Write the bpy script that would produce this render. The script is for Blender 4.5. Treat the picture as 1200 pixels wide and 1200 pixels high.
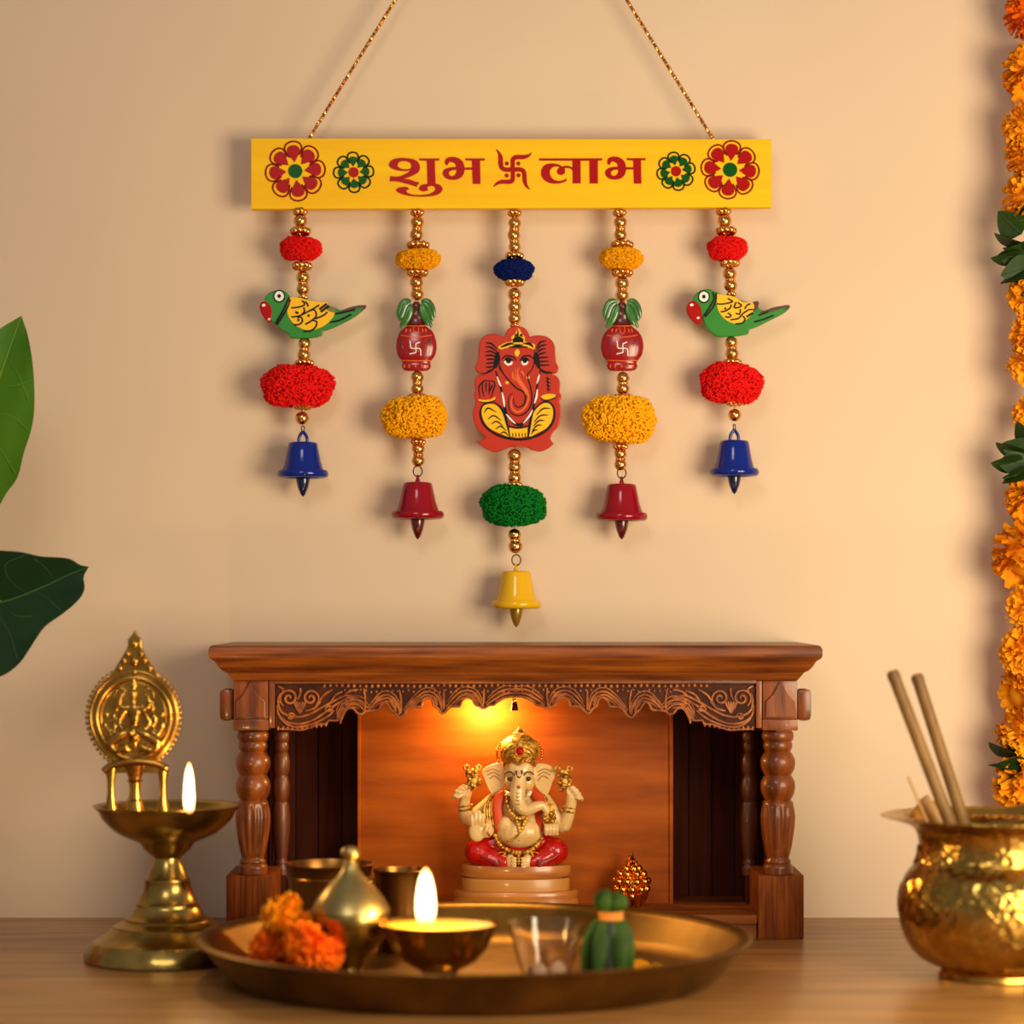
import bpy, bmesh, math, random
from mathutils import Vector, Matrix, Quaternion, noise
from mathutils.geometry import tessellate_polygon
PI = math.pi
for o in list(bpy.data.objects): bpy.data.objects.remove(o)
scene = bpy.context.scene
C = scene.collection

# ------------------------------------------------------------ camera
CAM_Y, CAM_Z, FPX, HOR = -3.0, 0.375, 3000.0, 700.0
cd = bpy.data.cameras.new('camera'); cam = bpy.data.objects.new('camera', cd); C.objects.link(cam)
cam.location = (0, CAM_Y, CAM_Z); cam.rotation_euler = (PI/2, 0, 0)
cd.sensor_width = 36; cd.lens = FPX/1200*36; cd.shift_y = (HOR-600)/1200
cd.clip_start = .05; cd.clip_end = 50
cd.dof.use_dof = True; cd.dof.focus_distance = 2.87; cd.dof.aperture_fstop = .09/.034
scene.camera = cam
# ------------------------------------------------------------ world, lights, exposure
w = bpy.data.worlds.new('world'); scene.world = w; w.use_nodes = True
bg = w.node_tree.nodes['Background']; bg.inputs[0].default_value = (.70, .62, .58, 1); bg.inputs[1].default_value = .31
scene.view_settings.view_transform = 'Standard'; scene.view_settings.look = 'None'
scene.view_settings.gamma = 1; scene.view_settings.exposure = .13; scene.view_settings.use_curve_mapping = False
def light(name, kind, loc, power, color, size=.3, aim=None, size_y=None, spot=None):
    l = bpy.data.lights.new(name, kind); l.energy = power; l.color = color
    if kind == 'AREA':
        l.size = size
        if size_y: l.shape = 'RECTANGLE'; l.size_y = size_y
    else: l.shadow_soft_size = size
    if spot: l.spot_size = spot; l.spot_blend = .7
    o = bpy.data.objects.new(name, l); C.objects.link(o); o.location = loc
    if aim is not None: o.rotation_euler = (Vector(aim)-Vector(loc)).to_track_quat('-Z', 'Y').to_euler()
    return o
light('key_softbox', 'AREA', (1.0, -1.5, .42), 27, (1, .83, .56), .8, (.45, 0, .32))  # added softbox, warm key from the front right; no window there
light('fill_softbox', 'AREA', (-.35, -2.4, 1.5), 8.5, (1, .92, .84), .6, (0, 0, .4))  # added softbox, fill from the upper left; not a ceiling lamp

# ------------------------------------------------------------ helpers
def K(y): return (y-CAM_Y)/FPX                     # metres per photograph pixel at depth y
def P(px, py, y): k = K(y); return Vector(((px-600)*k, y, CAM_Z-(py-HOR)*k))
class Fr:                                          # local frame of a thing standing at pixel (px,py), depth y
    def __init__(s, px, py, y): s.px, s.py, s.y, s.k = px, py, y, K(y); s.o = P(px, py, y)
    def __call__(s, px, py, dy=0): return Vector(((px-s.px)*s.k, dy, (s.py-py)*s.k))

class MB:
    def __init__(s): s.v = []; s.f = []; s.flat = []
    def add(s, v, f):
        n = len(s.v); s.v += [tuple(x) for x in v]; s.f += [tuple(i+n for i in q) for q in f]; return s
    def box(s, x0, x1, y0, y1, z0, z1, b=0):
        if b <= 0:
            v = [(x, y, z) for z in (z0, z1) for y in (y0, y1) for x in (x0, x1)]
            return s.add(v, [(0,2,3,1),(4,5,7,6),(0,1,5,4),(2,6,7,3),(0,4,6,2),(1,3,7,5)])
        bm = bmesh.new(); bmesh.ops.create_cube(bm, size=1)
        for q in bm.verts: q.co = Vector((x0+(q.co.x+.5)*(x1-x0), y0+(q.co.y+.5)*(y1-y0), z0+(q.co.z+.5)*(z1-z0)))
        bmesh.ops.bevel(bm, geom=bm.edges[:], offset=b, segments=2, affect='EDGES', profile=.6)
        return s.bm(bm)
    def bm(s, bm, M=None):
        bm.verts.index_update(); s.add([(M @ q.co if M else q.co) for q in bm.verts], [[q.index for q in f.verts] for f in bm.faces]); bm.free(); return s
    def ball(s, c, r, seg=16, rings=10, M=None):
        r = Vector((r, r, r)) if not hasattr(r, '__len__') else Vector(r); c = Vector(c)
        v = []; f = []
        for i in range(1, rings):
            t = PI*i/rings
            for j in range(seg):
                a = 2*PI*j/seg; p = Vector((math.sin(t)*math.cos(a)*r.x, math.sin(t)*math.sin(a)*r.y, math.cos(t)*r.z))
                v.append(c+(M @ p if M else p))
        top = Vector((0, 0, r.z)); n = len(v); v += [c+(M @ top if M else top), c-(M @ top if M else top)]
        for j in range(seg):
            k = (j+1) % seg; f.append((n, j, k)); f.append((n+1, (rings-2)*seg+k, (rings-2)*seg+j))
            for i in range(rings-2): f.append((i*seg+j, (i+1)*seg+j, (i+1)*seg+k, i*seg+k))
        return s.add(v, f)
    def lathe(s, prof, seg=48, c=(0,0,0), sy=1, fn=None, cap=True):
        v = []; f = []; n = len(prof)
        for i, (r, z) in enumerate(prof):
            for j in range(seg):
                a = 2*PI*j/seg; rr = r*(fn(a, z, i) if fn else 1)
                v.append((c[0]+rr*math.cos(a), c[1]+rr*math.sin(a)*sy, c[2]+z))
        for i in range(n-1):
            for j in range(seg):
                k = (j+1) % seg; f.append((i*seg+j, i*seg+k, (i+1)*seg+k, (i+1)*seg+j))
        if cap: f.append(tuple(range(seg-1, -1, -1))); f.append(tuple((n-1)*seg+j for j in range(seg)))
        return s.add(v, f)
    def tube(s, pts, r, seg=8, cap=True, flat=None):
        pts = [Vector(p) for p in pts]; n = len(pts)
        rs = r if hasattr(r, '__len__') else [r]*n
        v = []; f = []; up = None
        for i, p in enumerate(pts):
            t = (pts[min(i+1, n-1)]-pts[max(i-1, 0)])
            t = t.normalized() if t.length > 1e-9 else Vector((0,0,1))
            if up is None:
                up = Vector((0, -1, 0)) if abs(t.y) < .9 else Vector((0, 0, 1))
            up = (up-t*up.dot(t)); up = up.normalized() if up.length > 1e-9 else t.orthogonal().normalized()
            sd = t.cross(up)
            for j in range(seg):
                a = 2*PI*j/seg; v.append(p+(sd*math.cos(a)+up*math.sin(a)*(flat or 1))*rs[i])
        for i in range(n-1):
            for j in range(seg):
                k = (j+1) % seg; f.append((i*seg+j, i*seg+k, (i+1)*seg+k, (i+1)*seg+j))
        if cap: f.append(tuple(range(seg-1, -1, -1))); f.append(tuple((n-1)*seg+j for j in range(seg)))
        return s.add(v, f)
    def torus(s, c, R, r, M=None, seg=20, sg=8, sx=1, sz=1):
        v = []; f = []
        for i in range(seg):
            a = 2*PI*i/seg
            for j in range(sg):
                b = 2*PI*j/sg; p = Vector(((R+r*math.cos(b))*math.cos(a)*sx, r*math.sin(b), (R+r*math.cos(b))*math.sin(a)*sz))
                v.append(Vector(c)+(M @ p if M else p))
        for i in range(seg):
            for j in range(sg): f.append((i*sg+j, i*sg+(j+1)%sg, ((i+1)%seg)*sg+(j+1)%sg, ((i+1)%seg)*sg+j))
        return s.add(v, f)
    def prism(s, loops, y0, y1, bev=0):
        # loops in (x,z); front face at y0 (nearer the camera), back at y1; optional rounded front edge
        loops = [clean(l) for l in loops]
        if bev:
            steps = [(bev, 0), (bev*.3, bev*.3), (0, bev)]
        else: steps = [(0, 0)]
        rings = []
        for li, l in enumerate(loops):
            sgn = 1 if (area(l) > 0) == (li == 0) else -1
            for ins, dy in steps: rings.append((li, [(x, y0+dy, z) for x, z in inset(l, ins*sgn)]))
            rings.append((li, [(x, y1, z) for x, z in l]))
        v = []; f = []; st = []
        for li, r in rings: st.append(len(v)); v += r
        m = len(steps)+1
        for li, l in enumerate(loops):
            n = len(l)
            for q in range(m-1):
                a = st[li*m+q]; b = st[li*m+q+1]
                for j in range(n): k = (j+1) % n; f.append((a+j, b+j, b+k, a+k))
        for q in (0, m-1):
            tl = [[Vector((p[0], p[2], 0)) for p in rings[li*m+q][1]] for li in range(len(loops))]
            idx = []
            for li in range(len(loops)): idx += [st[li*m+q]+j for j in range(len(loops[li]))]
            for t in tessellate_polygon(tl): s.flat.append(len(s.f)+len(f)); f.append(tuple(idx[i] for i in t))
        return s.add(v, f)
    def ribbon(s, pts, ws, y0, y1):
        # flat painted stroke along 2D points (x,z) with full widths ws
        n = len(pts); L = []; R = []
        for i in range(n):
            a = Vector(pts[max(i-1, 0)]); b = Vector(pts[min(i+1, n-1)]); t = b-a
            t = t.normalized() if t.length > 1e-12 else Vector((1, 0)); nn = Vector((-t.y, t.x)); h = (ws[i] if hasattr(ws, '__len__') else ws)/2
            L.append(Vector(pts[i])+nn*h); R.append(Vector(pts[i])-nn*h)
        v = [(p.x, y0, p.y) for p in L]+[(p.x, y0, p.y) for p in R]+[(p.x, y1, p.y) for p in L]+[(p.x, y1, p.y) for p in R]; f = []
        for i in range(n-1):
            f += [(i, i+1, n+i+1, n+i), (i, 2*n+i, 2*n+i+1, i+1), (n+i, n+i+1, 3*n+i+1, 3*n+i)]
        f += [(0, n, 3*n, 2*n), (n-1, 3*n-1, 4*n-1, 2*n-1)]
        return s.add(v, f)
    def xf(s, M): s.v = [tuple(M @ Vector(p)) for p in s.v]; return s
    def mesh(s, name, m, sharp=38):
        me = bpy.data.meshes.new(name); me.from_pydata(s.v, [], s.f)
        bm = bmesh.new(); bm.from_mesh(me); bmesh.ops.recalc_face_normals(bm, faces=bm.faces[:]); bm.to_mesh(me); bm.free()
        for p in me.polygons: p.use_smooth = True
        if sharp < 180: me.set_sharp_from_angle(angle=math.radians(sharp))
        for i in s.flat: me.polygons[i].use_smooth = False
        me.materials.append(m); return me
def clean(l):
    o = []
    for p in l:
        if not o or (abs(p[0]-o[-1][0])+abs(p[1]-o[-1][1])) > 1e-7: o.append((p[0], p[1]))
    if (abs(o[0][0]-o[-1][0])+abs(o[0][1]-o[-1][1])) < 1e-7: o.pop()
    return o
def area(l): return sum(l[i][0]*l[(i+1)%len(l)][1]-l[(i+1)%len(l)][0]*l[i][1] for i in range(len(l)))/2
def inset(l, d):
    if d == 0: return l
    n = len(l); o = []
    for i in range(n):
        a, b, c = Vector(l[i-1]), Vector(l[i]), Vector(l[(i+1)%n])
        t1 = (b-a).normalized(); t2 = (c-b).normalized(); nn = Vector((-t1.y, t1.x))+Vector((-t2.y, t2.x))
        nn = nn.normalized() if nn.length > 1e-6 else Vector((-t1.y, t1.x))
        o.append(tuple(b+nn*d))
    return o
def cr(pts, closed=True, n=5):
    """smooth curve through points; a third element marks a corner"""
    m = len(pts); out = []
    cn = [len(p) > 2 for p in pts]; q = [Vector(p[:2]) for p in pts]
    for i in range(m if closed else m-1):
        j = (i+1) % m; a, b = q[i], q[j]; d = (b-a)
        pa = q[i-1] if (closed or i > 0) else a; nb = q[(j+1)%m] if (closed or j < m-1) else b
        la = (a-pa).length+1e-9; lb = (nb-b).length+1e-9; ld = d.length+1e-9
        ta = d if cn[i] or (not closed and i == 0) else (b-pa)*ld/(la+ld)
        tb = d if cn[j] or (not closed and j == m-1) else (nb-a)*ld/(lb+ld)
        if cn[i] and cn[j]: out.append(a); continue
        for s in range(n):
            t = s/n; h = (2*t**3-3*t*t+1, t**3-2*t*t+t, -2*t**3+3*t*t, t**3-t*t)
            out.append(a*h[0]+ta*h[1]+b*h[2]+tb*h[3])
    if not closed: out.append(q[-1])
    return [(p.x, p.y) for p in out]
def cr3(pts, n=6):
    q = [Vector(p) for p in pts]; m = len(q); out = []
    for i in range(m-1):
        a, b = q[i], q[i+1]; pa = q[i-1] if i else a; nb = q[i+2] if i+2 < m else b
        ta = (b-pa)/2; tb = (nb-a)/2
        for s in range(n):
            t = s/n; out.append(a*(2*t**3-3*t*t+1)+ta*(t**3-2*t*t+t)+b*(-2*t**3+3*t*t)+tb*(t**3-t*t))
    out.append(q[-1]); return out
def lerp_list(vals, n):
    m = len(vals)-1; out = []
    for i in range(n):
        t = i/(n-1)*m; k = min(int(t), m-1); out.append(vals[k]+(vals[k+1]-vals[k])*(t-k))
    return out
STUFF = {'bead_cluster','accent_beads','painted_lines','symbol_dots','painted_bands','ear_lines','hand_paint','hand_lines','crown_lines','trunk_lines','leg_lines','garland_beads','garland_lines','face_lines','crown_pearls','crown_filigree','cloth_folds','bead_carving','arch_carving','scroll_carving','crest_knobs','beaded_edge','base_front_slats','held_attribute','sweet_bowl','knobs','painted_leaves','beak_highlight_paint','painted_brows','eyes','scroll_relief','ear_folds','symbol_dots'}
def obj(name, mb, m, parent=None, loc=None, sharp=38, label=None):
    me = mb.mesh(name, m, sharp) if isinstance(mb, MB) else mb
    o = bpy.data.objects.new(name, me); C.objects.link(o)
    if parent: o.parent = parent
    if loc is not None: o.location = loc
    if label: o['label'] = label
    if name in STUFF and parent: o['kind'] = 'stuff'
    return o
def thing(name, label, cat, loc=(0,0,0), group=None):
    o = bpy.data.objects.new(name, None); C.objects.link(o); o.location = loc; o.empty_display_size = .01
    o['label'] = label; o['category'] = cat
    if group: o['group'] = group
    return o
def tag(o, label, cat, group=None):
    o['label'] = label; o['category'] = cat
    if group: o['group'] = group
    return o
def struct(o): o['kind'] = 'structure'; return o
def melt(mb, vox, sm=6, dec=None):
    """fuse overlapping lumps into one continuous skin"""
    me = bpy.data.meshes.new('melt'); me.from_pydata(mb.v, [], mb.f)
    bm = bmesh.new(); bm.from_mesh(me); bmesh.ops.recalc_face_normals(bm, faces=bm.faces[:]); bm.to_mesh(me); bm.free()
    o = bpy.data.objects.new('melt', me); C.objects.link(o)
    r = o.modifiers.new('r', 'REMESH'); r.mode = 'VOXEL'; r.voxel_size = vox
    s = o.modifiers.new('s', 'SMOOTH'); s.factor = .5; s.iterations = sm
    dg = bpy.context.evaluated_depsgraph_get(); ev = o.evaluated_get(dg); m2 = ev.to_mesh()
    out = MB(); out.v = [tuple(v.co) for v in m2.vertices]; out.f = [tuple(p.vertices) for p in m2.polygons]
    ev.to_mesh_clear(); bpy.data.objects.remove(o); bpy.data.meshes.remove(me)
    return out

# ------------------------------------------------------------ materials
def rgb(r, g, b):
    f = lambda c: (c/255/12.92) if c/255 <= .04045 else ((c/255+.055)/1.055)**2.4
    return (f(r), f(g), f(b), 1)
def mat(name, col, rough=.5, metal=0, coat=0, var=None, vscale=20, stretch=(1,1,1), bump=0, bscale=60, btype='noise', col2=None, sub=0, subc=None, detail=4, spec=None, coords='Object', bstretch=None, ramp=(.35,.65)):
    m = bpy.data.materials.new(name); m.use_nodes = True; nt = m.node_tree; N = nt.nodes; L = nt.links
    b = N['Principled BSDF']; b.inputs['Base Color'].default_value = col; b.inputs['Roughness'].default_value = rough
    b.inputs['Metallic'].default_value = metal; b.inputs['Coat Weight'].default_value = coat; b.inputs['Coat Roughness'].default_value = .12
    if spec is not None: b.inputs['Specular IOR Level'].default_value = spec
    if sub: b.inputs['Subsurface Weight'].default_value = sub; b.inputs['Subsurface Radius'].default_value = subc or (.01,.005,.002); b.inputs['Subsurface Scale'].default_value = 1
    tc = N.new('ShaderNodeTexCoord'); mp = N.new('ShaderNodeMapping'); L.new(tc.outputs[coords], mp.inputs[0]); mp.inputs['Scale'].default_value = stretch
    if col2:
        t = N.new('ShaderNodeTexNoise'); t.inputs['Scale'].default_value = vscale; t.inputs['Detail'].default_value = detail; L.new(mp.outputs[0], t.inputs[0])
        r = N.new('ShaderNodeValToRGB'); L.new(t.outputs[0], r.inputs[0]); r.color_ramp.elements[0].position = ramp[0]; r.color_ramp.elements[1].position = ramp[1]
        r.color_ramp.elements[0].color = col; r.color_ramp.elements[1].color = col2; L.new(r.outputs[0], b.inputs['Base Color'])
    if bump:
        mp2 = mp
        if bstretch: mp2 = N.new('ShaderNodeMapping'); L.new(tc.outputs[coords], mp2.inputs[0]); mp2.inputs['Scale'].default_value = bstretch
        if btype == 'noise': t2 = N.new('ShaderNodeTexNoise'); t2.inputs['Detail'].default_value = 5
        else: t2 = N.new('ShaderNodeTexVoronoi')
        t2.inputs['Scale'].default_value = bscale; L.new(mp2.outputs[0], t2.inputs[0])
        bp = N.new('ShaderNodeBump'); bp.inputs['Strength'].default_value = bump; bp.inputs['Distance'].default_value = .002
        L.new(t2.outputs[0], bp.inputs['Height']); L.new(bp.outputs[0], b.inputs['Normal'])
        if coat: L.new(bp.outputs[0], b.inputs['Coat Normal'])
    return m
def emis(name, col, s):
    m = bpy.data.materials.new(name); m.use_nodes = True; nt = m.node_tree; b = nt.nodes['Principled BSDF']
    b.inputs['Base Color'].default_value = (0,0,0,1); b.inputs['Emission Color'].default_value = col; b.inputs['Emission Strength'].default_value = s
    return m
def flame_mat(name, h, s):
    """a flame gives off light and lets light through: emission added to transparency"""
    m = bpy.data.materials.new(name); m.use_nodes = True; nt = m.node_tree; N = nt.nodes; L = nt.links; N.remove(N['Principled BSDF'])
    em = N.new('ShaderNodeEmission'); tr = N.new('ShaderNodeBsdfTransparent'); ad = N.new('ShaderNodeAddShader')
    L.new(em.outputs[0], ad.inputs[0]); L.new(tr.outputs[0], ad.inputs[1]); L.new(ad.outputs[0], N['Material Output'].inputs[0]); em.inputs[1].default_value = s
    tc = N.new('ShaderNodeTexCoord'); sp = N.new('ShaderNodeSeparateXYZ'); L.new(tc.outputs['Object'], sp.inputs[0])
    mr = N.new('ShaderNodeMapRange'); mr.inputs[1].default_value = 0; mr.inputs[2].default_value = h; L.new(sp.outputs[2], mr.inputs[0])
    r = N.new('ShaderNodeValToRGB'); L.new(mr.outputs[0], r.inputs[0]); e = r.color_ramp.elements
    e[0].position = 0; e[0].color = (.5, .14, .02, 1); e[1].position = 1; e[1].color = (.8, .3, .04, 1)
    a = e.new(.2); a.color = (1, .72, .34, 1); a = e.new(.8); a.color = (1, .76, .38, 1)
    L.new(r.outputs[0], em.inputs[0]); return m
WOOD = mat('carved_teak', rgb(88,38,8), .42, spec=.35, coat=.12, col2=rgb(148,78,20), vscale=14, stretch=(.6,3,9), bump=.12, bscale=60)
WOODV = mat('teak_post', rgb(84,36,8), .38, spec=.35, coat=.3, col2=rgb(146,74,20), vscale=16, stretch=(5,5,.7), bump=.12, bscale=40)
WOODCARVE = mat('carved_relief_lit', rgb(116,54,14), .4, coat=.2, col2=rgb(178,100,36), vscale=90, bump=.2, bscale=200)  # lighter colour stands in for light on the carved ridges
WOODGROUND = mat('carved_ground_shaded', rgb(50,18,5), .6, spec=.2, col2=rgb(76,32,10), vscale=60)  # dark colour stands in for shade in the carving's hollows
WOODBASE = mat('base_block_wood', rgb(112,50,12), .55, spec=.15, col2=rgb(152,78,24), vscale=22, stretch=(5,5,.8), bump=.15, bscale=60)
WOODFLOOR = mat('shelf_wood', rgb(112,52,14), .6, spec=.2, col2=rgb(152,82,26), vscale=12, stretch=(.5,4,4), bump=.1, bscale=60)
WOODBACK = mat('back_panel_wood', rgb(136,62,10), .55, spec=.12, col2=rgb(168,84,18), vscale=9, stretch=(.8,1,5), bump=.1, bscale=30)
WOODSHADE = mat('shaded_panel_wood', rgb(56,18,6), .7, spec=.12, col2=rgb(74,28,10), vscale=14, stretch=(6,6,.5), bump=.08, bscale=40)  # dark wood with the shade of the recesses put into its colour
BRASS = mat('brass', rgb(206,160,74), .24, 1, col2=rgb(170,126,54), vscale=30, bump=.06, bscale=90)
BRASSOLD = mat('aged_brass', rgb(186,156,84), .27, 1, col2=rgb(146,118,58), vscale=26, bump=.12, bscale=70)
BRASSLID = mat('pale_brass', rgb(186,168,110), .36, 1, col2=rgb(160,136,80), vscale=26)
BRASSPLATE = mat('plate_brass', rgb(138,104,50), .46, 1, col2=rgb(104,76,34), vscale=14, bump=.06, bscale=60)
BRASSDARK = mat('dark_brass', rgb(150,104,50), .32, 1, col2=rgb(112,72,32), vscale=20)
BRASSHAM = mat('hammered_brass', rgb(196,158,76), .22, 1, col2=rgb(150,116,52), vscale=36, bump=.6, bscale=120, btype='v')
GOLD = mat('gold_bead', rgb(244,190,112), .2, 1, col2=rgb(222,152,74), vscale=60)
GOLDP = mat('gold_paint', rgb(214,158,44), .34, .8, coat=.2, col2=rgb(166,104,30), vscale=160, bump=.5, bscale=420)
GOLDD = mat('ornament_gold', rgb(236,160,60), .15, 1)
WIRE = mat('dark_wire', rgb(70,44,22), .3, 1)
YELLOWB = mat('yellow_board_paint', rgb(252,200,2), .5, spec=.2, col2=rgb(246,186,1), vscale=12, stretch=(.25,1,5), bump=.12, bscale=45, bstretch=(.3,1,6))
REDP = mat('red_paint', rgb(168,8,5), .35, spec=.12)
DKRED = mat('dark_red_paint', rgb(128,6,5), .5, spec=.1)
GREENP = mat('green_paint', rgb(6,80,18), .35, spec=.12)
DKGREEN = mat('dark_green_paint', rgb(12,40,12), .5, spec=.1)
BLACKP = mat('black_paint', rgb(12,7,6), .5, spec=.2)
WHITEP = mat('white_paint', rgb(245,238,225), .4)
PINKP = mat('pink_paint', rgb(230,120,120), .4)
ORANGEP = mat('orange_paint', rgb(232,104,14), .35, coat=.3)
YELP = mat('yellow_paint', rgb(248,190,14), .4, spec=.3)
PARROT = mat('parrot_green', rgb(34,130,26), .32, spec=.4)
OLIVE = mat('olive_paint', rgb(120,110,24), .4)
KALASH = mat('kalash_red', rgb(150,12,14), .22, coat=.3)
MAROON = mat('maroon_paint', rgb(84,16,14), .3, coat=.5)
LEAFP = mat('mango_leaf_paint', rgb(34,92,24), .25, coat=.7, col2=rgb(60,120,34), vscale=60)
VERM = mat('vermilion_paint', rgb(188,42,8), .32, spec=.4)
BLUEB = mat('blue_enamel', rgb(8,34,130), .12)
BLUED = mat('dark_blue_enamel', rgb(10,22,64), .2, coat=.6)
REDB = mat('crimson_enamel', rgb(142,5,24), .12)
REDD = mat('dark_crimson_enamel', rgb(84,8,20), .2, coat=.6)
YELB = mat('yellow_enamel', rgb(230,176,12), .12)
YELD = mat('dull_gold_enamel', rgb(168,126,32), .25, .4, coat=.5)
YARN = {k: mat('yarn_'+k, a, .95, col2=b, vscale=90, spec=.15) for k, a, b in (
    ('red', rgb(226,16,18), rgb(250,34,28)), ('yellow', rgb(250,170,6), rgb(255,186,24)), ('blue', rgb(10,26,92), rgb(16,38,118)), ('green', rgb(4,96,28), rgb(10,124,36)))}
# ------------------------------------------------------------ the setting
WALLM = mat('plaster_wall', rgb(228,202,172), .85, col2=rgb(221,194,165), vscale=1.6, bump=.04, bscale=30, detail=3)
TABLEM = mat('table_wood', rgb(142,94,46), .36, coat=.12, col2=rgb(186,134,74), vscale=6, stretch=(.8,7,6), bump=.08, bscale=40, detail=8)
struct(obj('wall_back', MB().box(-2.2, 2.2, 0, .1, -.75, 2.4), WALLM))
tb = struct(obj('trim_table_top', MB().box(-1.25, 1.25, -1.15, -.0005, -.04, 0, .003), TABLEM)); 
tb.name = 'table'; del tb['kind']; tag(tb, 'brown wooden table top running along the wall under everything', 'table')
for sx in (-1, 1):
    for sy in (-1.08, -.07):
        obj('leg', MB().lathe([(.03,-.75),(.028,-.5),(.035,-.12),(.04,-.04)], 16, (sx*1.15, sy, 0)), TABLEM, tb)
struct(obj('floor', MB().box(-2.2, 2.2, -3.2, .1, -.8, -.75), mat('floor_stone', rgb(120,96,76), .6, bump=.05)))

# ------------------------------------------------------------ yellow board
YB = -.042; F = Fr(600, 203, YB)
board = thing('wall_hanging_board', 'long bright yellow wooden board with red lettering and painted flowers, hung on the wall', 'sign', F.o)
M_ = MB()
lp = [tuple(F(x, y).xz) for x, y in ((294,162),(904,163),(904,243),(294,245))]
M_.prism([lp], 0, .013, .0009); obj('plank', M_, YELLOWB, board)
def TZ(F, x0, y0, s): return lambda u, v, *c: tuple(F(x0+u/s, y0+v/s).xz)+tuple(c)
def loop(T, pts, n=5): return cr([T(*p) for p in pts], True, n)
DY = -.0006
c = 1
def letter(name, T, loops, m=REDP, y=DY): obj(name, MB().prism([loop(T, l) for l in loops], y, .0002), m, board)
T1 = TZ(F, 450, 170, 15); T2 = TZ(F, 510, 170, 15); T3 = TZ(F, 570, 165, 15); T4 = TZ(F, 620, 165, 15); T5 = TZ(F, 690, 165, 15)
letter('letter', T1, [[(85,360),(110,290),(180,245),(280,228),(420,232),(530,255),(600,300),(632,370),(625,440),(590,490),(520,530),(420,572),(345,600,c),(440,605),(530,635),(625,660,c),(570,735,c),(480,705),(350,670),(220,640),(100,640,c),(110,545,c),(200,555),(290,545),(370,510),(430,475),(470,440,c),(400,458),(300,455),(190,435),(110,395)],
    [(240,350),(270,300),(340,283),(420,295),(470,330),(478,380),(460,412),(400,425),(310,415),(260,390)]])
letter('letter', T1, [[(615,238,c),(975,235,c),(970,272,c),(895,278,c),(908,690,c),(765,690,c),(752,278,c),(620,270,c)]])
letter('letter', T1, [[(615,770),(650,710),(720,690),(800,685),(900,680),(980,700),(1025,750),(1025,800),(980,850),(900,885),(760,905),(600,908),(450,895),(340,870),(250,835),(212,795),(240,760),(320,740),(400,738),(450,770,c),(405,790),(395,820),(440,850),(520,872),(640,878),(770,865),(860,830),(900,790),(895,745),(850,720),(790,725),(755,755,c),(780,785),(750,805),(680,815),(635,800)]], y=DY*1.3)
BH = [[(170,300),(190,245),(240,215),(310,208),(390,222),(460,265),(500,320),(515,395,c),(650,395,c),(645,278,c),(530,270,c),(530,235,c),(875,235,c),(870,272,c),(790,275,c),(798,685,c),(660,685,c),(650,435,c),(520,435,c),(505,500),(465,560),(400,600),(310,613),(220,600),(160,560),(132,505),(145,450),(190,415),(270,392),(365,385,c),(355,340),(310,305),(255,300),(235,320),(220,350),(190,350)],
    [(240,490),(270,455),(330,440),(370,440,c),(370,480),(345,525),(300,548),(255,530)]]
letter('letter', T2, BH)
letter('letter', lambda u, v, *k: T5(285+(u-132)*.962, v+70, *k), BH)
letter('letter', T4, [[(175,310,c),(1290,308,c),(1280,348,c),(1210,350,c),(1212,752,c),(1065,752,c),(1058,352,c),(905,352,c),(910,750,c),(765,750,c),(765,540,c),(740,500),(690,482),(625,482,c),(634,530),(620,580),(565,602),(510,585),(490,540),(505,495),(540,465,c),(470,452),(410,472),(370,520),(370,590),(400,650),(450,690),(530,705),(600,695),(645,668),(665,690),(620,725),(540,748),(450,755),(350,740),(260,685),(215,610),(212,530),(250,450),(330,405),(440,400),(530,420),(585,455,c),(620,442),(690,440),(762,468,c),(762,352,c),(175,350,c)]])
def swastika(F2, T, y0, y1, m, dm, parent, sc, thin=1):
    b = MB()
    for st in ([(798,205,8),(745,258,45),(650,286,78),(520,290,80),(470,325,78),(463,400,75),(463,500,75),(465,640,75),(450,705,78),(390,722,78),(270,722,70),(195,748,52),(125,805,14)],
               [(170,150,10),(222,215,50),(250,300,82),(252,400,85),(272,475,80),(335,507,78),(470,507,78),(600,507,78),(652,537,78),(668,600,78),(674,700,75),(702,790,50),(762,852,18)]):
        p = cr([T(a, q) for a, q, _ in st], False, 4); ws = lerp_list([w_*sc*thin for *_, w_ in st], len(p)); b.ribbon(p, ws, y0, y1)
        y0 -= 5e-5
    obj('sacred_symbol', b, m, parent)
    d = MB()
    for u, v in ((360,400),(562,400),(358,612),(565,608)):
        x, z = T(u, v); r = 36*sc*(thin if thin > 1 else 1); d.prism([[(x+r*math.cos(a*PI/8), z+r*math.sin(a*PI/8)) for a in range(16)]], y0, y1)
    obj('symbol_dots', d, dm, parent)
swastika(F, T3, DY, .0002, REDP, REDP, board, F.k/15)
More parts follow.
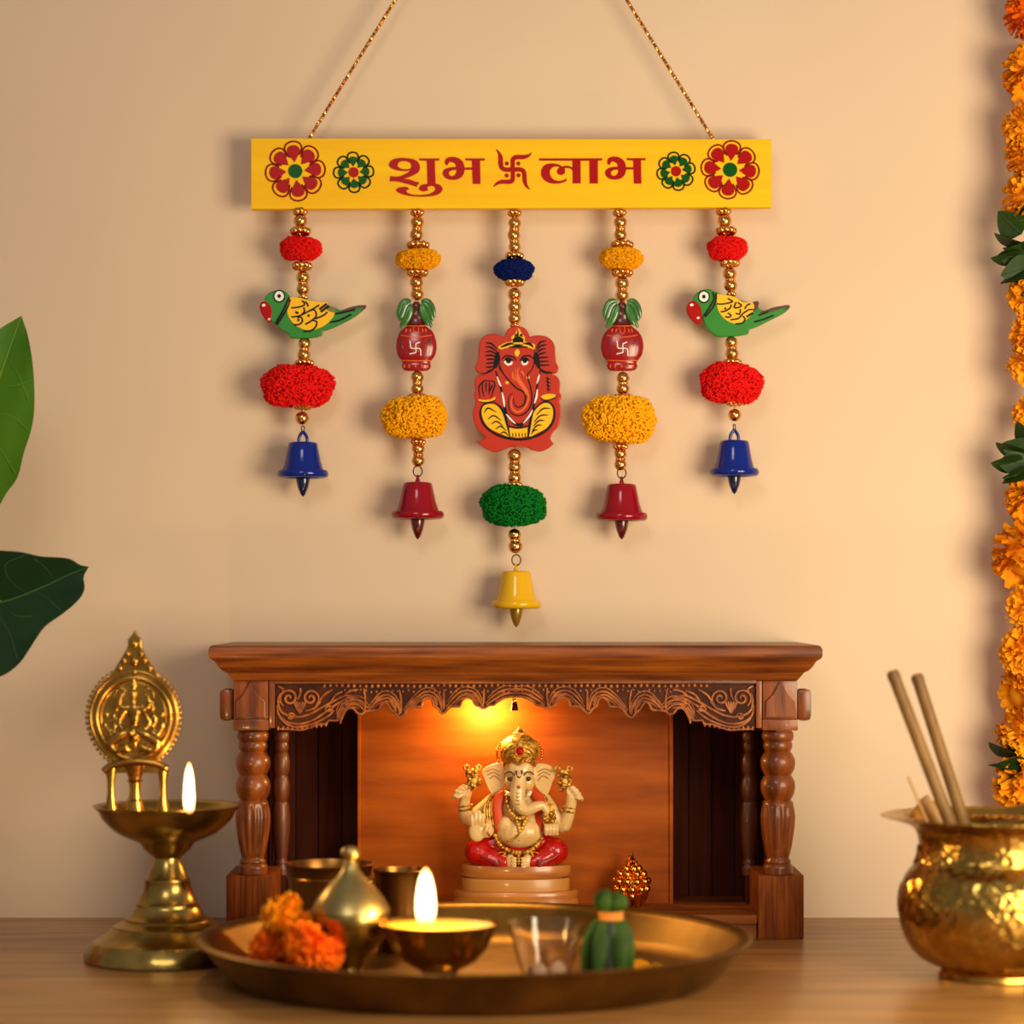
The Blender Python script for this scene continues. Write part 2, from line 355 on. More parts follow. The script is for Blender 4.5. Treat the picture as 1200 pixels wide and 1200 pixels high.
def flower(cx, cy, rot, R0, R1, hw, RO, hwo, pm, om, cm, rc):
    f = bpy.data.objects.new('painted_flower', None); C.objects.link(f); f.parent = board; f.location = F(cx, cy); f.empty_display_size = .01
    def drop(r0, r1, h, n=5):
        return cr([(r0, 0, 1), (r0+(r1-r0)*.35, h*.62), (r0+(r1-r0)*.68, h), (r1-h*.25, h*.75), (r1, 0), (r1-h*.25, -h*.75), (r0+(r1-r0)*.68, -h), (r0+(r1-r0)*.35, -h*.62)], True, n)
    kk = F.k
    me = MB().prism([[(x*kk, z*kk) for x, z in drop(R0, R1, hw)]], -.0010, .0002, .0003).mesh('petal', pm)
    ol = drop(R0-1, RO, hwo, 5)
    k0 = int(len(ol)*.12); k1 = len(ol)-k0
    me2 = MB().ribbon([(x*kk, z*kk) for x, z in ol[k0:k1]], 1.9*kk, -.0007, .0002).mesh('petal_outline', om, 20)
    for i in range(8):
        a = math.radians(rot+45*i+random.uniform(-2, 2))
        for nm, m_ in (('petal', me), ('petal_outline', me2)):
            o = obj(nm, m_, None, f); o.rotation_euler = (0, -a, 0)
    obj('flower_centre', MB().prism([[(rc*kk*math.cos(a*PI/12), rc*kk*math.sin(a*PI/12)) for a in range(24)]], -.0012, .0002, .0003), cm, f)
random.seed(4)
flower(346.2, 200.6, 6, 10.5, 30.5, 7.5, 35, 10, REDP, DKRED, GREENP, 8.2)
flower(855.6, 199, -5, 10.5, 30.5, 7.5, 34, 10, REDP, DKRED, GREENP, 8.4)
flower(414.5, 202, 2, 7, 18.6, 5, 23.5, 6.3, GREENP, DKGREEN, REDP, 6)
flower(792.3, 200.8, 10, 7, 18.6, 5, 22.5, 6.3, GREENP, DKGREEN, REDP, 6)
# hanging cord: two twisted plies up to a nail above the frame
nail = P(599, -218, -.03)
for (x, y) in ((361, 164), (837, 165)):
    a = P(x, y, YB+.0065)-F.o; b = nail-F.o; n = 420; L_ = (b-a).length
    for ph in (0, PI):
        pts = []
        t = (b-a).normalized(); s1 = t.cross(Vector((0,1,0))).normalized(); s2 = t.cross(s1)
        for i in range(n+1):
            p = a+(b-a)*(i/n); an = ph+2*PI*i/n*L_/.0085; pts.append(p+(s1*math.cos(an)+s2*math.sin(an))*.00105)
        obj('hanging_cord', MB().tube(pts, .00125, 5), GOLD, board)
nl = obj('wall_nail', MB().tube([nail+Vector((0,-.012,0)), nail+Vector((0,.0315,0))], .0018, 8), WIRE); tag(nl, 'small metal nail in the wall carrying the gold cord, above the frame', 'nail')

# ------------------------------------------------------------ bead strands
YS = -.037
kS = K(YS)
def pompom_mesh(name, m, seed, count=1700):
    """a yarn pompom of unit half-width: wide bean with a dip where the cord goes through"""
    rnd = random.Random(seed); b = MB()
    def surf(d):
        dip = 1-.27*math.exp(-((math.hypot(d.x, d.y))/.36)**2)
        zz = math.copysign(abs(d.z)**.95, d.z); hh = math.hypot(d.x, d.y); f_ = (hh**.86)/max(hh, 1e-5)
        return Vector((d.x*f_*.97, d.y*f_*.9, zz*.72*dip))*(1+.13*noise.noise(d*1.9+Vector((seed*3.7,0,0))))
    v = MB().ball((0,0,0), 1, 32, 20)
    b.add([surf(Vector(p).normalized())*.84 for p in v.v], v.f)
    for i in range(count):
        z = 1-2*(i+.5)/count; a = i*2.399963+rnd.random()*.4; r = math.sqrt(max(0, 1-z*z)); d = Vector((r*math.cos(a), r*math.sin(a), z))
        p = surf(d); t = Vector((rnd.gauss(0,1), rnd.gauss(0,1), rnd.gauss(0,1))); t = (t-d*t.dot(d)).normalized()
        h = rnd.uniform(.03,.18); q = .05
        b.tube([p*.80, p*.93+t*q*.2, p*(.95+h*.5)+t*q*1.2, p*(.90+h*.5)+t*q*2.6], [.031,.031,.029,.02], 4, True)
    return b.mesh(name, m, 180)
PM = {c_: [pompom_mesh('pompom', YARN[c_], s+7*i) for i in range(2 if c_ in ('red','yellow') else 1)] for i, (c_, s) in enumerate((('red',1),('yellow',2),('blue',3),('green',4)))}
bead_me = MB().ball((0,0,0), 1, 20, 14).mesh('bead', GOLD, 180)
rnd = random.Random(9)
def bead(par, p, r):
    o = obj('bead', bead_me, None, par, p); o.scale = (r, r*.95, r*.95); o.rotation_euler = (rnd.random()*.3, rnd.random()*.3, 0)
def cluster(par, F, x, y, R, r=4.2, n=8):
    b = MB()
    for j in range(n):
        a = 2*PI*j/n+.2
        b.ball(F(x+R*math.cos(a), y-1.2*math.sin(a), -R*F.k*math.sin(a)), r*F.k, 12, 8)
    obj('bead_cluster', b, GOLD, par, sharp=180)
def strand(label, x, beads, clusters, poms):
    F = Fr(x, 245, YS)
    t = thing('bead_strand', label, 'bead strand', F.o)
    for bx, by, r in beads: bead(t, F(bx, by), r*F.k)
    # thin accent beads and the thread between
    allb = sorted(beads, key=lambda q: q[1])
    pts = [F(a, b_) for a, b_, _ in allb]
    for (ax, ay, ar), (cx, cy, cr_) in zip(allb, allb[1:]):
        gap = (cy-cr_)-(ay+ar)
        if -3 < gap < 6:
            b = MB(); my = (ay+ar+cy-cr_)/2; mx = (ax+cx)/2
            for j in range(7): an = 2*PI*j/7; b.ball(F(mx+3.6*math.cos(an), my, -3.6*F.k*math.sin(an)), 2.6*F.k, 8, 6)
            obj('accent_beads', b, GOLD, t, sharp=180)
    for cx, cy, R, r, n in clusters: cluster(t, F, cx, cy, R, r, n)
    for px, py, hw, hh, col, i in poms:
        o = obj('pompom', PM[col][i], None, t, F(px, py)); s = hw*F.k
        o.scale = (s, min(s*.9, .030), hh*F.k/.78); o.rotation_euler = (0, rnd.uniform(-.06, .06), 0)
        o['label'] = col+' yarn pompom'
    top = F(beads[0][0], 246); obj('thread', MB().tube([top]+pts, .0007, 6), GOLD, t)
    return t, F
# bells
def bell(par, F, cx, ytop, yrim, wtop, wrim, ytip, m, dm, loop_kind):
    e = bpy.data.objects.new('bell', None); C.objects.link(e); e.parent = par; e.location = F(cx, yrim); e.empty_display_size = .01
    k = F.k; H = (yrim-ytop)*k; a = wtop*k; R = wrim*k
    p = [(.001, H), (a*.75, H), (a*.95, H-.001), (a, H-.0025), (a+(R*.78-a)*.3, H*.68), (a+(R*.78-a)*.62, H*.4), (R*.78, H*.2), (R*.82, H*.12), (R*.93, H*.13), (R*.99, H*.07), (R, 0), (R*.97, -H*.07), (R*.88, -H*.11), (R*.72, -H*.1), (R*.6, 0), (a*.7, H*.8), (.0005, H*.85)]
    obj('bell_body', MB().lathe(p, 48, cap=False), m, e, sharp=50)
    tip = (ytip-yrim)*k; q = R*.27
    obj('clapper', MB().lathe([(.0004,-tip), (q*.35,-tip*.9), (q*.75,-tip*.6), (q,-tip*.25), (q*.9,0), (q*.3,H*.2), (.0008,H*.6)], 24), dm, e)
    if loop_kind == 'cast':
        b = MB(); b.tube(cr3([(-.005,0,H-.001), (-.0045,0,H+.005), (-.002,0,H+.0098), (0,0,H+.0115), (.002,0,H+.0098), (.0045,0,H+.005), (.005,0,H-.001)]), .0019, 10); obj('bell_loop', b, m, e)
        b = MB(); b.torus((0,0,H+.0155), .0032, .0006, Matrix.Rotation(PI/2-.5, 4, 'Z')); obj('jump_ring', b, WIRE, e)
    else:
        b = MB(); b.lathe([(.003,H-.0005),(.0026,H+.003),(.0015,H+.0045)], 16); b.torus((0,0,H+.0055), .0023, .001, Matrix.Rotation(PI/2-.4, 4, 'Z')); obj('bell_loop', b, m, e)
        b = MB(); b.torus((0,0,H+.0125), .0062, .0008, Matrix.Rotation(.35, 4, 'Z'), sx=.88); obj('jump_ring', b, WIRE, e)
    return e
# parrots
def parrot(par, F, x0, y0, right):
    s = 1200/140; T = TZ(F, x0, y0, s)
    e = bpy.data.objects.new('wooden_parrot', None); C.objects.link(e); e.parent = par; e.empty_display_size = .01; e['label'] = 'green wooden parrot with a yellow wing and red beak'
    ya = -.0050; yb = .0045
    R = [loop(T, l) for l in ([(90,190),(110,140),(160,105),(230,90),(300,105),(350,155),(420,160),(520,185),(650,215),(720,215),(740,245),(800,268),(850,290),(950,258),(1050,240),(1100,245),(1080,280),(980,360),(850,430),(760,470),(670,500,c),(665,535),(600,560),(480,575),(345,565,c),(330,530),(250,480),(195,430),(150,390),(130,300)],)]
    if right: R = [loop(T, [(150,190),(170,130),(230,90),(300,80),(370,105),(430,130),(520,145),(620,190),(720,215),(800,205),(800,262),(850,295),(950,262),(1050,245),(1120,250),(1100,285),(1040,330),(900,400),(800,450),(705,485,c),(700,525),(600,545),(500,555),(390,555),(350,530),(290,480),(255,410),(235,350),(170,260)])]
    obj('parrot_body', MB().prism(R, ya, yb, .0011), PARROT, e)
    d = (55, -20) if right else (0, 0)
    bk = [(55,215),(100,205),(145,240),(165,300),(160,370),(140,415),(100,385),(60,330),(40,270)]
    if right: bk = [(90,230),(130,200),(180,210),(220,260),(235,340),(215,435),(160,410),(110,360),(80,290)]
    obj('beak', MB().prism([loop(T, bk)], ya-.001, yb-.001, .0012), REDP, e)
    b = MB()
    for gx, gy, r in (((130,240,14),(195,370,11)) if right else ((83,243,14),(137,383,10))):
        b.prism([[T(gx+r*1.3*math.cos(a*PI/8), gy+r*math.sin(a*PI/8)) for a in range(16)]], ya-.00135, ya)
    obj('beak_highlight_paint', b, WHITEP, e)
    wg = [(350,160,c),(430,165),(520,190),(640,210),(718,212,c),(730,250),(715,290),(795,320,c),(770,370),(700,440),(600,485),(500,490),(410,450),(350,390),(320,320),(318,240)]
    if right: wg = [(385,130,c),(470,140),(560,160),(640,210),(720,215),(745,215,c),(760,260),(745,300),(745,330,c),(700,370),(660,400),(600,430),(520,415),(450,370),(400,300),(380,220)]
    obj('wing', MB().prism([loop(T, wg)], ya-.0006, ya+.0005, .0003), YELP, e)
    if right: obj('wing_tip', MB().prism([loop(T, [(745,212),(800,205),(798,250),(775,300,c),(745,300),(760,255)])], ya-.0007, ya+.0005), MAROON, e)
    else: obj('wing_tip', MB().prism([loop(T, [(718,270,c),(805,268,c),(790,320),(735,318,c)])], ya-.0004, ya+.0005), OLIVE, e)
    obj('tail_tip', MB().prism([loop(T, [(810,315,c) if right else (800,325,c),(900,285),(1000,255),(1100,240),(1112,256),(1090,285),(1060,300,c),(1075,268),(980,290),(860,325)])], ya-.0005, ya+.0005), MAROON, e)
    b = MB(); tt = ya-.0010
    if right:
        S = [[(340,110),(355,170),(320,250),(250,350)], [(372,120),(375,190),(340,270),(265,360)], [(385,230),(450,230),(540,205),(490,175)], [(420,310),(470,300),(520,265),(525,235)], [(575,210),(560,250),(550,265)], [(555,270),(600,265),(630,245),(590,215)], [(465,355),(500,365),(525,345),(490,320)], [(520,390),(600,375),(640,330),(700,290),(745,285)], [(660,280),(690,240),(720,230)], [(570,325),(610,330),(620,280)], [(570,430),(640,420),(665,380),(640,350)], [(680,360),(745,320)], [(760,410),(850,385),(950,345)], [(800,345),(880,315),(900,305)], [(460,270),(475,280)]]
    else:
        S = [[(335,165),(300,250),(200,430)], [(350,185),(320,270),(215,440)], [(360,270),(430,262),(490,240),(480,205),(462,205)], [(500,205),(525,240),(522,258)], [(400,310),(430,325)], [(360,360),(440,350),(490,310),(485,265)], [(450,345),(560,290),(640,240)], [(520,345),(545,350)], [(500,435),(560,400),(610,350),(590,290),(540,300)], [(420,390),(440,395)], [(385,440),(440,435),(470,405),(460,365),(420,368)], [(600,380),(690,340),(720,310)], [(480,505),(550,500),(600,465),(615,410),(580,395)], [(640,285),(715,230)], [(655,310),(735,250)], [(750,415),(850,390),(960,335)], [(800,330),(900,310),(1000,285)]]
    for st in S: b.ribbon(cr([T(*q) for q in st], False, 4), 16/s*F.k if len(st) > 2 else 22/s*F.k, tt, ya+.0005); tt -= 1e-5
    obj('painted_lines', b, BLACKP, e)
    ex, ey = (252,158) if right else (238,152)
    for nm, r, m_, yy in (('eye_outline', 62, BLACKP, -.0007), ('eye', 48, WHITEP, -.0012), ('pupil', 19, BLACKP, -.0016)):
        obj(nm, MB().prism([[T(ex+r*.96*math.cos(a*PI/14), ey+r*1.05*math.sin(a*PI/14)) for a in range(28)]], ya+yy, ya+.0005), m_, e)
def kalash(par, F, x0, y0, right):
    s = 12; T = TZ(F, x0, y0, s)
    e = bpy.data.objects.new('painted_pot', None); C.objects.link(e); e.parent = par; e.empty_display_size = .01; e['label'] = 'dark red painted pot with green leaves and a white symbol'
    cx = 408 if right else 395
    k = F.k/s; c0 = F(x0+cx/s, y0+740/s)
    hw = 300 if right else 285
    pr = [(60,-330),(120,-310),(170,-270),(225,-225),(hw*.93,-140),(hw,-40),(hw*.99,40),(hw*.9,130),(hw*.72,200),(hw*.68,230),(hw*.72,260),(hw*.66,310),(hw*.5,335),(30,342)]
    pr = [(p.x, p.y) for p in map(Vector, cr(pr, False, 4))]
    obj('pot_body', MB().lathe([(r*k, -z*k) for r, z in pr][::-1], 48, c0, .34), KALASH, e, sharp=60)
    obj('pot_neck', MB().lathe([(r*k, -z*k) for r, z in [(30,-640),(60,-600),(70,-560),(62,-550),(95,-500),(85,-490),(112,-430),(104,-420),(130,-340),(150,-310)]][::-1], 32, c0, .5), MAROON, e)
    def yf(u, v, off=.0006):
        # front of the flattened body
        r = 0
        for (r0, z0), (r1, z1) in zip(pr, pr[1:]):
            if z0 <= v-740 <= z1: r = r0+(r1-r0)*(v-740-z0)/max(1e-6, z1-z0); break
        q = 1-((u-cx)/max(r, 1))**2
        return -(math.sqrt(max(q, 0))*r*.34*k)-off
    def stroke(b, pts, w_, n=4):
        pp = cr(pts, False, n); 
        b.tube([Vector((T(*p)[0], yf(p[0], p[1], .0001), T(*p)[1])) for p in pp], w_*k/2, 6, True)
    b = MB()
    stroke(b, [(cx-215,580),(cx,612),(cx+215,580)], 14); stroke(b, [(cx-205,930),(cx,940),(cx+205,930)], 16); stroke(b, [(cx-130,445),(cx,450),(cx+130,445)], 14)
    for dx in (-150,-90,95,140): stroke(b, [(cx+dx*.9,490),(cx+dx*1.0,535)], 20, 2)
    stroke(b, [(cx-40,470),(cx-30,535),(cx,560),(cx+30,535),(cx+30,470)], 14)
    for dx in (-165,-100,-10,80,145): stroke(b, [(cx+dx,990),(cx+dx*1.0,1035)], 20, 2)
    obj('painted_bands', b, ORANGEP, e)
    b = MB(); q = lambda u, v: ((u-460)*.31+cx-5+(10 if right else 0), (v-505)*.30*1.0+768)
    for st in ([(650,205),(560,260),(470,290),(463,500),(460,700),(380,722),(180,770)], [(190,150),(215,300),(235,480),(330,507),(600,507),(668,560),(690,840)]):
        pp = [q(*z) for z in st]; b.tube([Vector((T(*p)[0], yf(*p), T(*p)[1])) for p in cr(pp, False, 4)], 9*k, 6)
    obj('sacred_symbol', b, WHITEP, e)
    b = MB()
    for u, v in ((345,400),(572,400),(350,620),(570,620)): uu, vv = q(u, v); b.ball(Vector((T(uu, vv)[0], yf(uu, vv), T(uu, vv)[1])), 9*k, 8, 6)
    obj('symbol_dots', b, PINKP, e)
    b = MB(); stroke(b, [(cx-180,640),(cx-200,720),(cx-170,800),(cx-185,880)], 12); stroke(b, [(cx+150,700),(cx+190,640),(cx+200,740),(cx+180,860)], 12)
    obj('painted_leaves', b, MAROON, e)
    # mango leaves either side
    lv = [[(-65,-640),(-150,-640),(-220,-560),(-262,-400)], [(-70,-620),(-150,-580),(-200,-460),(-235,-360)], [(-70,-600),(-110,-520),(-160,-380),(-225,-265)], [(-65,-590),(-80,-500),(-115,-400),(-180,-290)]]
    for sgn in (-1, 1):
        for i, l in enumerate(lv):
            pts = cr3([Vector(F(x0+(cx+(-sgn)*a)/s, y0+(740+b_)/s))+Vector((0, -.004-.0006*i, 0)) for a, b_ in l], 5)
            ws = lerp_list([10, 30, 40, 40, 34, 8], len(pts))
            obj('mango_leaf', MB().tube(pts, [q_*k*1.05 for q_ in ws], 8, True, .45), LEAFP, e)
    return e
strands = [
 ('bead strand at the left end with green parrot, red pompoms and blue bell', 352,
  [(352,259,8),(355,325,8),(355,338.5,7.6),(357,403,7.6),(356,416,7.8),(354,490,8.2)],
  [(352,248.5,5,4.2,6),(352,271.5,8.5,4.4,9),(354,312,8.5,4.2,9),(355,348.5,3,3,5),(357,425.5,8,3.6,9),(355,476,8,3.8,9)],
  [(352,291.5,24.5,16.5,'red',0),(348,452.5,43,28,'red',1)]),
 ('left bead strand with a red pot, small yellow pompom above, larger below and crimson bell', 489,
  [(489,261,7.8),(488,275.5,7.8),(488,331,8.2),(489,345,7.8),(489,442,7.6),(489,455.5,7.4),(490,526,7.6),(490,540,7.6)],
  [(489,249.5,4.5,4,6),(490,287.5,10,4,9),(489,320,9.5,4,9),(489,465.5,9,3.4,10),(490,518.5,6,3.2,7)],
  [(490,304,26,14.5,'yellow',0),(487,489.5,38.5,29,'yellow',1)]),
 ('middle bead strand with a vermilion elephant-headed plaque, blue and green pompoms and yellow bell', 603,
  [(603,262,7.6),(602,276,7.6),(603,289.5,7.2),(603,345,8.2),(603,359.5,8),(603,373,7.6),(603,534,8.4),(603,547.5,7.6),(603,560,7.8),(603,627,7.8),(604,640.5,8.4)],
  [(603,250,4.5,4,6),(603,300,7.5,3.8,8),(603,331,8.5,4,9),(603,382,3,2.8,5),(603,568.5,6.5,3.4,8)],
  [(602.5,316.5,23.5,14.5,'blue',0),(601,592.5,38,28.5,'green',0)]),
 ('right bead strand with a red pot, yellow pompoms of two sizes and crimson bell', 727,
  [(727,261,7.8),(727,275.5,7.6),(729,332,8.4),(729,346,8),(730,443,7.6),(730,455.5,7.6),(727,532,7.4),(727,544.5,7.4)],
  [(726,249.5,4.5,4,6),(729,287,10,4,9),(729,320,9.5,4,9),(730,466,9,3.4,10),(727,524,6,3.2,7)],
  [(728,303,25,15.5,'yellow',0),(727,492,43,32.5,'yellow',1)]),
 ('bead strand at the right end with green parrot, red pompoms and blue bell', 849,
  [(849,259,8.4),(855,321,8.2),(856,334.5,8),(857,401.5,7.6),(858,414.5,8),(861,486.5,7.8)],
  [(848,248.5,5,4.2,6),(851,271,8.5,4.4,9),(855,308.5,8.5,4.2,9),(857,345,3,3,5),(858,425,8,3.6,9),(861,472,7,3.4,8)],
  [(852,291,23.5,16.5,'red',0),(856,449,37,27,'red',1)])]
S = [strand(*s_) for s_ in strands]
parrot(S[0][0], S[0][1], 300, 330, False); parrot(S[4][0], S[4][1], 795, 330, True)
kalash(S[1][0], S[1][1], 455, 345, False); kalash(S[3][0], S[3][1], 695, 345, True)
bell(S[0][0], S[0][1], 355, 518, 556, 17, 30, 582, BLUEB, BLUED, 'cast')
bell(S[1][0], S[1][1], 489.5, 565, 604, 17, 31, 632, REDB, REDD, 'ring')
bell(S[2][0], S[2][1], 605, 669, 709, 17, 29.5, 735, YELB, YELD, 'ring')
bell(S[3][0], S[3][1], 728.5, 567, 606, 17, 30.5, 632, REDB, REDD, 'ring')
bell(S[4][0], S[4][1], 860.5, 516, 554, 17, 29, 579, BLUEB, BLUED, 'cast')
# elephant-headed plaque on the middle strand
def plaque(par, F):
    e = bpy.data.objects.new('wooden_plaque', None); C.objects.link(e); e.parent = par; e.empty_display_size = .01; e['label'] = 'vermilion cutout of a seated elephant-headed figure with painted details'
    s = 6.0; T = TZ(F, 530, 360, s)
    out = [(365,215,c),(375,180),(400,150),(440,135),(490,140),(525,165),(545,210,c),(590,200),(650,205),(695,230),(720,275),(725,340),(730,390),(748,430),(735,460),(690,470,c),(730,485),(755,520),(757,570),(755,600),(768,630),(755,665),(762,710),(762,780),(745,840),(710,880),(690,925,c),(700,945),(714,962,c),(680,990),(620,1015),(560,1005),(520,985),(400,985),(360,1005),(300,1018),(240,1000),(200,970),(163,945,c),(200,940),(235,918,c),(210,890),(170,850),(148,790),(145,730),(160,680),(158,640),(150,620),(162,590),(155,540),(165,500),(190,480),(235,470,c),(180,460),(160,430),(180,380),(185,300),(195,240),(230,200),(290,190),(335,198)]
    ya = -.0050; yb = .0045
    obj('plaque_body', MB().prism([loop(T, out)], ya, yb, .0012), VERM, e)
    t = ya-.0006
    def strokes(name, m, S, w_, y=t):
        b = MB()
        for i, st in enumerate(S):
            ww = w_
            if isinstance(st, tuple): ww, st = st
            pp = cr([T(*q) for q in st], False, 5); n = len(pp)
            W = [1.55*F.k/s*x for x in lerp_list([ww*.45, ww, ww, ww*.45] if not hasattr(ww, '__len__') else ww, n)]
            b.ribbon(pp, W, y-i*8e-6, ya+.0003)
        obj(name, b, m, e)
    def patch(name, m, loops, y=t): 
        b = MB()
        for l in loops: b.prism([loop(T, l)], y, ya+.0003)
        obj(name, b, m, e)
    patch('leg_cloth', YELP, [[(210,700),(260,680),(320,700),(360,760),(385,830),(400,910),(340,890),(260,850),(215,780)], [(710,700),(670,672),(620,690),(575,740),(555,820),(540,912),(600,885),(680,840),(712,770)], [(400,850,c),(460,858),(530,850,c),(525,910,c),(460,918),(408,910,c)]], t+.0002)
    patch('crown_band', YELP, [[(322,285),(370,255),(420,240),(415,215),(440,190),(458,155,c),(470,155,c),(490,190),(510,215),(510,240),(550,255),(582,268),(575,300,c),(520,282),(460,275),(400,285),(345,300,c)]], t+.0002)
    patch('third_eye_mark', YELP, [[(458,298),(475,315),(470,335),(456,352),(442,335),(440,315)]], t+.0002)
    patch('hand_paint', YELP, [[(185,650),(220,655),(270,650),(305,632),(295,655),(240,668),(195,665)], [(625,630),(680,612),(730,622),(705,645),(650,650)], [(372,530),(388,522),(398,535),(385,545)], [(520,495),(538,488),(545,502),(530,510)]], t+.0002)
    strokes('crown_lines', BLACKP, [(12,[(340,285),(390,265),(430,255)]), (12,[(430,250),(465,235),(500,250)]), (26,[(425,238),(462,230),(500,238)]), (12,[(500,258),(545,262),(570,285)]), (8,[(440,215),(448,195),(455,210)]), (8,[(475,210),(485,195),(492,215)]), (7,[(461,160),(463,230)]), (10,[(400,285),(460,280),(530,285)]), (6,[(420,268),(500,268)])], 10, t-.0001)
    strokes('face_lines', BLACKP, [(7,[(345,370),(380,345),(430,355),(450,380)]), (7,[(475,380),(500,350),(545,345),(570,365)]), (7,[(330,310),(332,400),(360,470),(410,530),(450,570),(500,600),(515,640),(500,690),(460,705),(435,680),(430,640)]), (6,[(578,300),(578,380),(560,440),(530,480),(550,560),(560,640),(545,710),(500,755),(455,765),(410,740),(395,690),(400,630),(425,605)]), (10,[(360,390),(390,362),(430,378)]), (10,[(485,380),(515,362),(540,380)]), (5,[(318,410),(345,450),(400,520)]), (5,[(590,400),(620,440),(612,480)])], 7)
    patch('eye', WHITEP, [[(362,385),(390,378),(425,388),(415,408),(385,412)], [(485,385),(510,378),(533,385),(525,405),(500,412)]], t-.0001)
    patch('pupil', BLACKP, [[(378,378),(398,370),(415,380),(405,396),(385,396)], [(495,376),(513,370),(528,380),(518,394),(500,394)]], t-.0003)
    S_ = []
    for i in range(7):
        y_ = 258+i*27; S_.append([(235-i*1.5+(10 if i > 3 else 0), y_+(-4 if i < 2 else 6)), (275, y_+2), (318-i*1, 300+i*20)]); S_.append([(660-(i in (2,3))*12+i*4, y_-18+(8 if i > 3 else 0)), (620, y_-8), (590, 290+i*21)])
    strokes('ear_lines', BLACKP, S_+[(26,[(318,320),(316,370),(300,430)]), (26,[(588,320),(592,370),(610,430)]), (10,[(300,430),(260,455),(230,470)]), (12,[(610,430),(650,460),(700,462)])], 8)
    strokes('trunk_lines', ORANGEP, [[(425,455),(425,490),(440,525)], [(445,430),(445,500),(480,550),(525,600),(535,650),(500,720),(455,740),(420,710),(415,660),(425,630)], [(465,430),(460,480),(500,550),(535,600)], [(480,450),(500,470),(505,490)], [(455,470),(460,510),(500,575),(520,620)]], 8)
    strokes('garland_lines', BLACKP, [(14,[(305,450),(340,560),(365,680),(385,760),(440,820),(460,828),(490,825),(560,740),(585,620),(615,470)])], 14)
    b = [(8,[(315,490),(335,545),(345,560)]), (9,[(350,600),(360,650),(368,705)]), (8,[(380,755),(410,790),(445,822)]), (8,[(498,820),(540,770),(565,725)]), (9,[(578,680),(592,630),(598,580)]), (8,[(595,540),(605,505),(612,475)])]
    strokes('garland_beads', WHITEP, b, 8, t-.0003)
    strokes('leg_lines', BLACKP, [(12,[(300,672),(220,690),(198,750),(225,830),(300,890),(380,920),(470,932),(560,918),(650,875),(705,810),(715,720),(680,672),(620,680),(565,740)]), (12,[(300,672),(350,720),(385,820),(405,915)]), (12,[(565,740),(545,830),(535,915)]), (7,[(225,745),(250,712),(310,740)]), (7,[(250,790),(290,765),(345,800)]), (7,[(275,825),(310,805),(360,840)]), (7,[(305,860),(340,840),(378,870)]), (7,[(340,890),(365,880),(395,905)]), (7,[(690,715),(640,715),(590,760)]), (7,[(675,760),(620,765),(575,810)]), (7,[(650,800),(610,800),(568,840)]), (7,[(630,830),(595,835),(562,870)]), (7,[(600,865),(575,868),(555,895)]), (9,[(385,835),(460,850),(540,835)])]
      + [(5,[(425+i*22,885),(427+i*22,915)]) for i in range(5)], 8)
    strokes('hand_lines', BLACKP, [[(195,640),(190,560),(225,520),(240,518)], [(240,520),(238,560),(240,600)], [(215,530),(212,580),(225,630)], [(262,515),(262,570),(258,620)], [(240,518),(290,525),(300,545),(285,600),(270,640)], [(285,545),(262,600)], [(190,665),(240,675),(305,655)], [(670,490),(672,540),(676,600)], [(655,500),(690,510)], [(658,525),(690,535)], [(660,552),(690,560)], [(662,578),(692,585)], [(620,640),(650,660),(720,640),(738,618)]], 6)
plaque(S[2][0], S[2][1])
WOODREAR = mat('rear_post_shaded', rgb(84,36,10), .45, coat=.2, col2=rgb(110,52,16), vscale=16, stretch=(5,5,.7))  # darker copy of the post wood, shadow at the back put into it
# ------------------------------------------------------------ wooden shrine
YF = -.19; CX = 604; kF = K(YF)
def sx(px, y=YF): return (px-CX)*K(y)                 # offset from the shrine's middle
def sz(py, y=YF): return CAM_Z-(py-HOR)*K(y)
X0 = (CX-600)*kF
shrine = thing('home_shrine', 'carved brown wooden home shrine with turned pillars and a scalloped front, on the table', 'shrine', (X0, 0, 0))
SH = shrine
def sobj(name, mb, m, parent=None, **k): return obj(name, mb, m, parent or SH, **k)
# cornice: moulding mitred round three sides
prof = [(354,757),(356,760),(356,768),(354.5,771),(350,774),(349,775),(345.5,781),(341,785.5),(336,788),(335,790),(329,797)]
b = MB(); ring = []
for hw, py in [(340,755.8),(352,755.8)]+prof+[(300,797)]:
    h = hw*kF; z = sz(py); ex = (hw-332)*kF; yf = YF-.012-ex*.8
    ring.append([(-h, -.002, z), (-h, yf, z), (h, yf, z), (h, -.002, z)])
v = [p for r in ring for p in r]; f = []
for i in range(len(ring)-1):
    for j in range(4): f.append((i*4+j, i*4+(j+1)%4, (i+1)*4+(j+1)%4, (i+1)*4+j))
f.append((0,1,2,3)); n = (len(ring)-1)*4; f.append((n, n+1, n+2, n+3)); b.add(v, f)
sobj('cornice', b, WOOD, sharp=30)
b = MB().box(sx(322), sx(886), YF-.006, YF+.010, sz(801), sz(796), .0008); sobj('top_rail', b, WOOD)
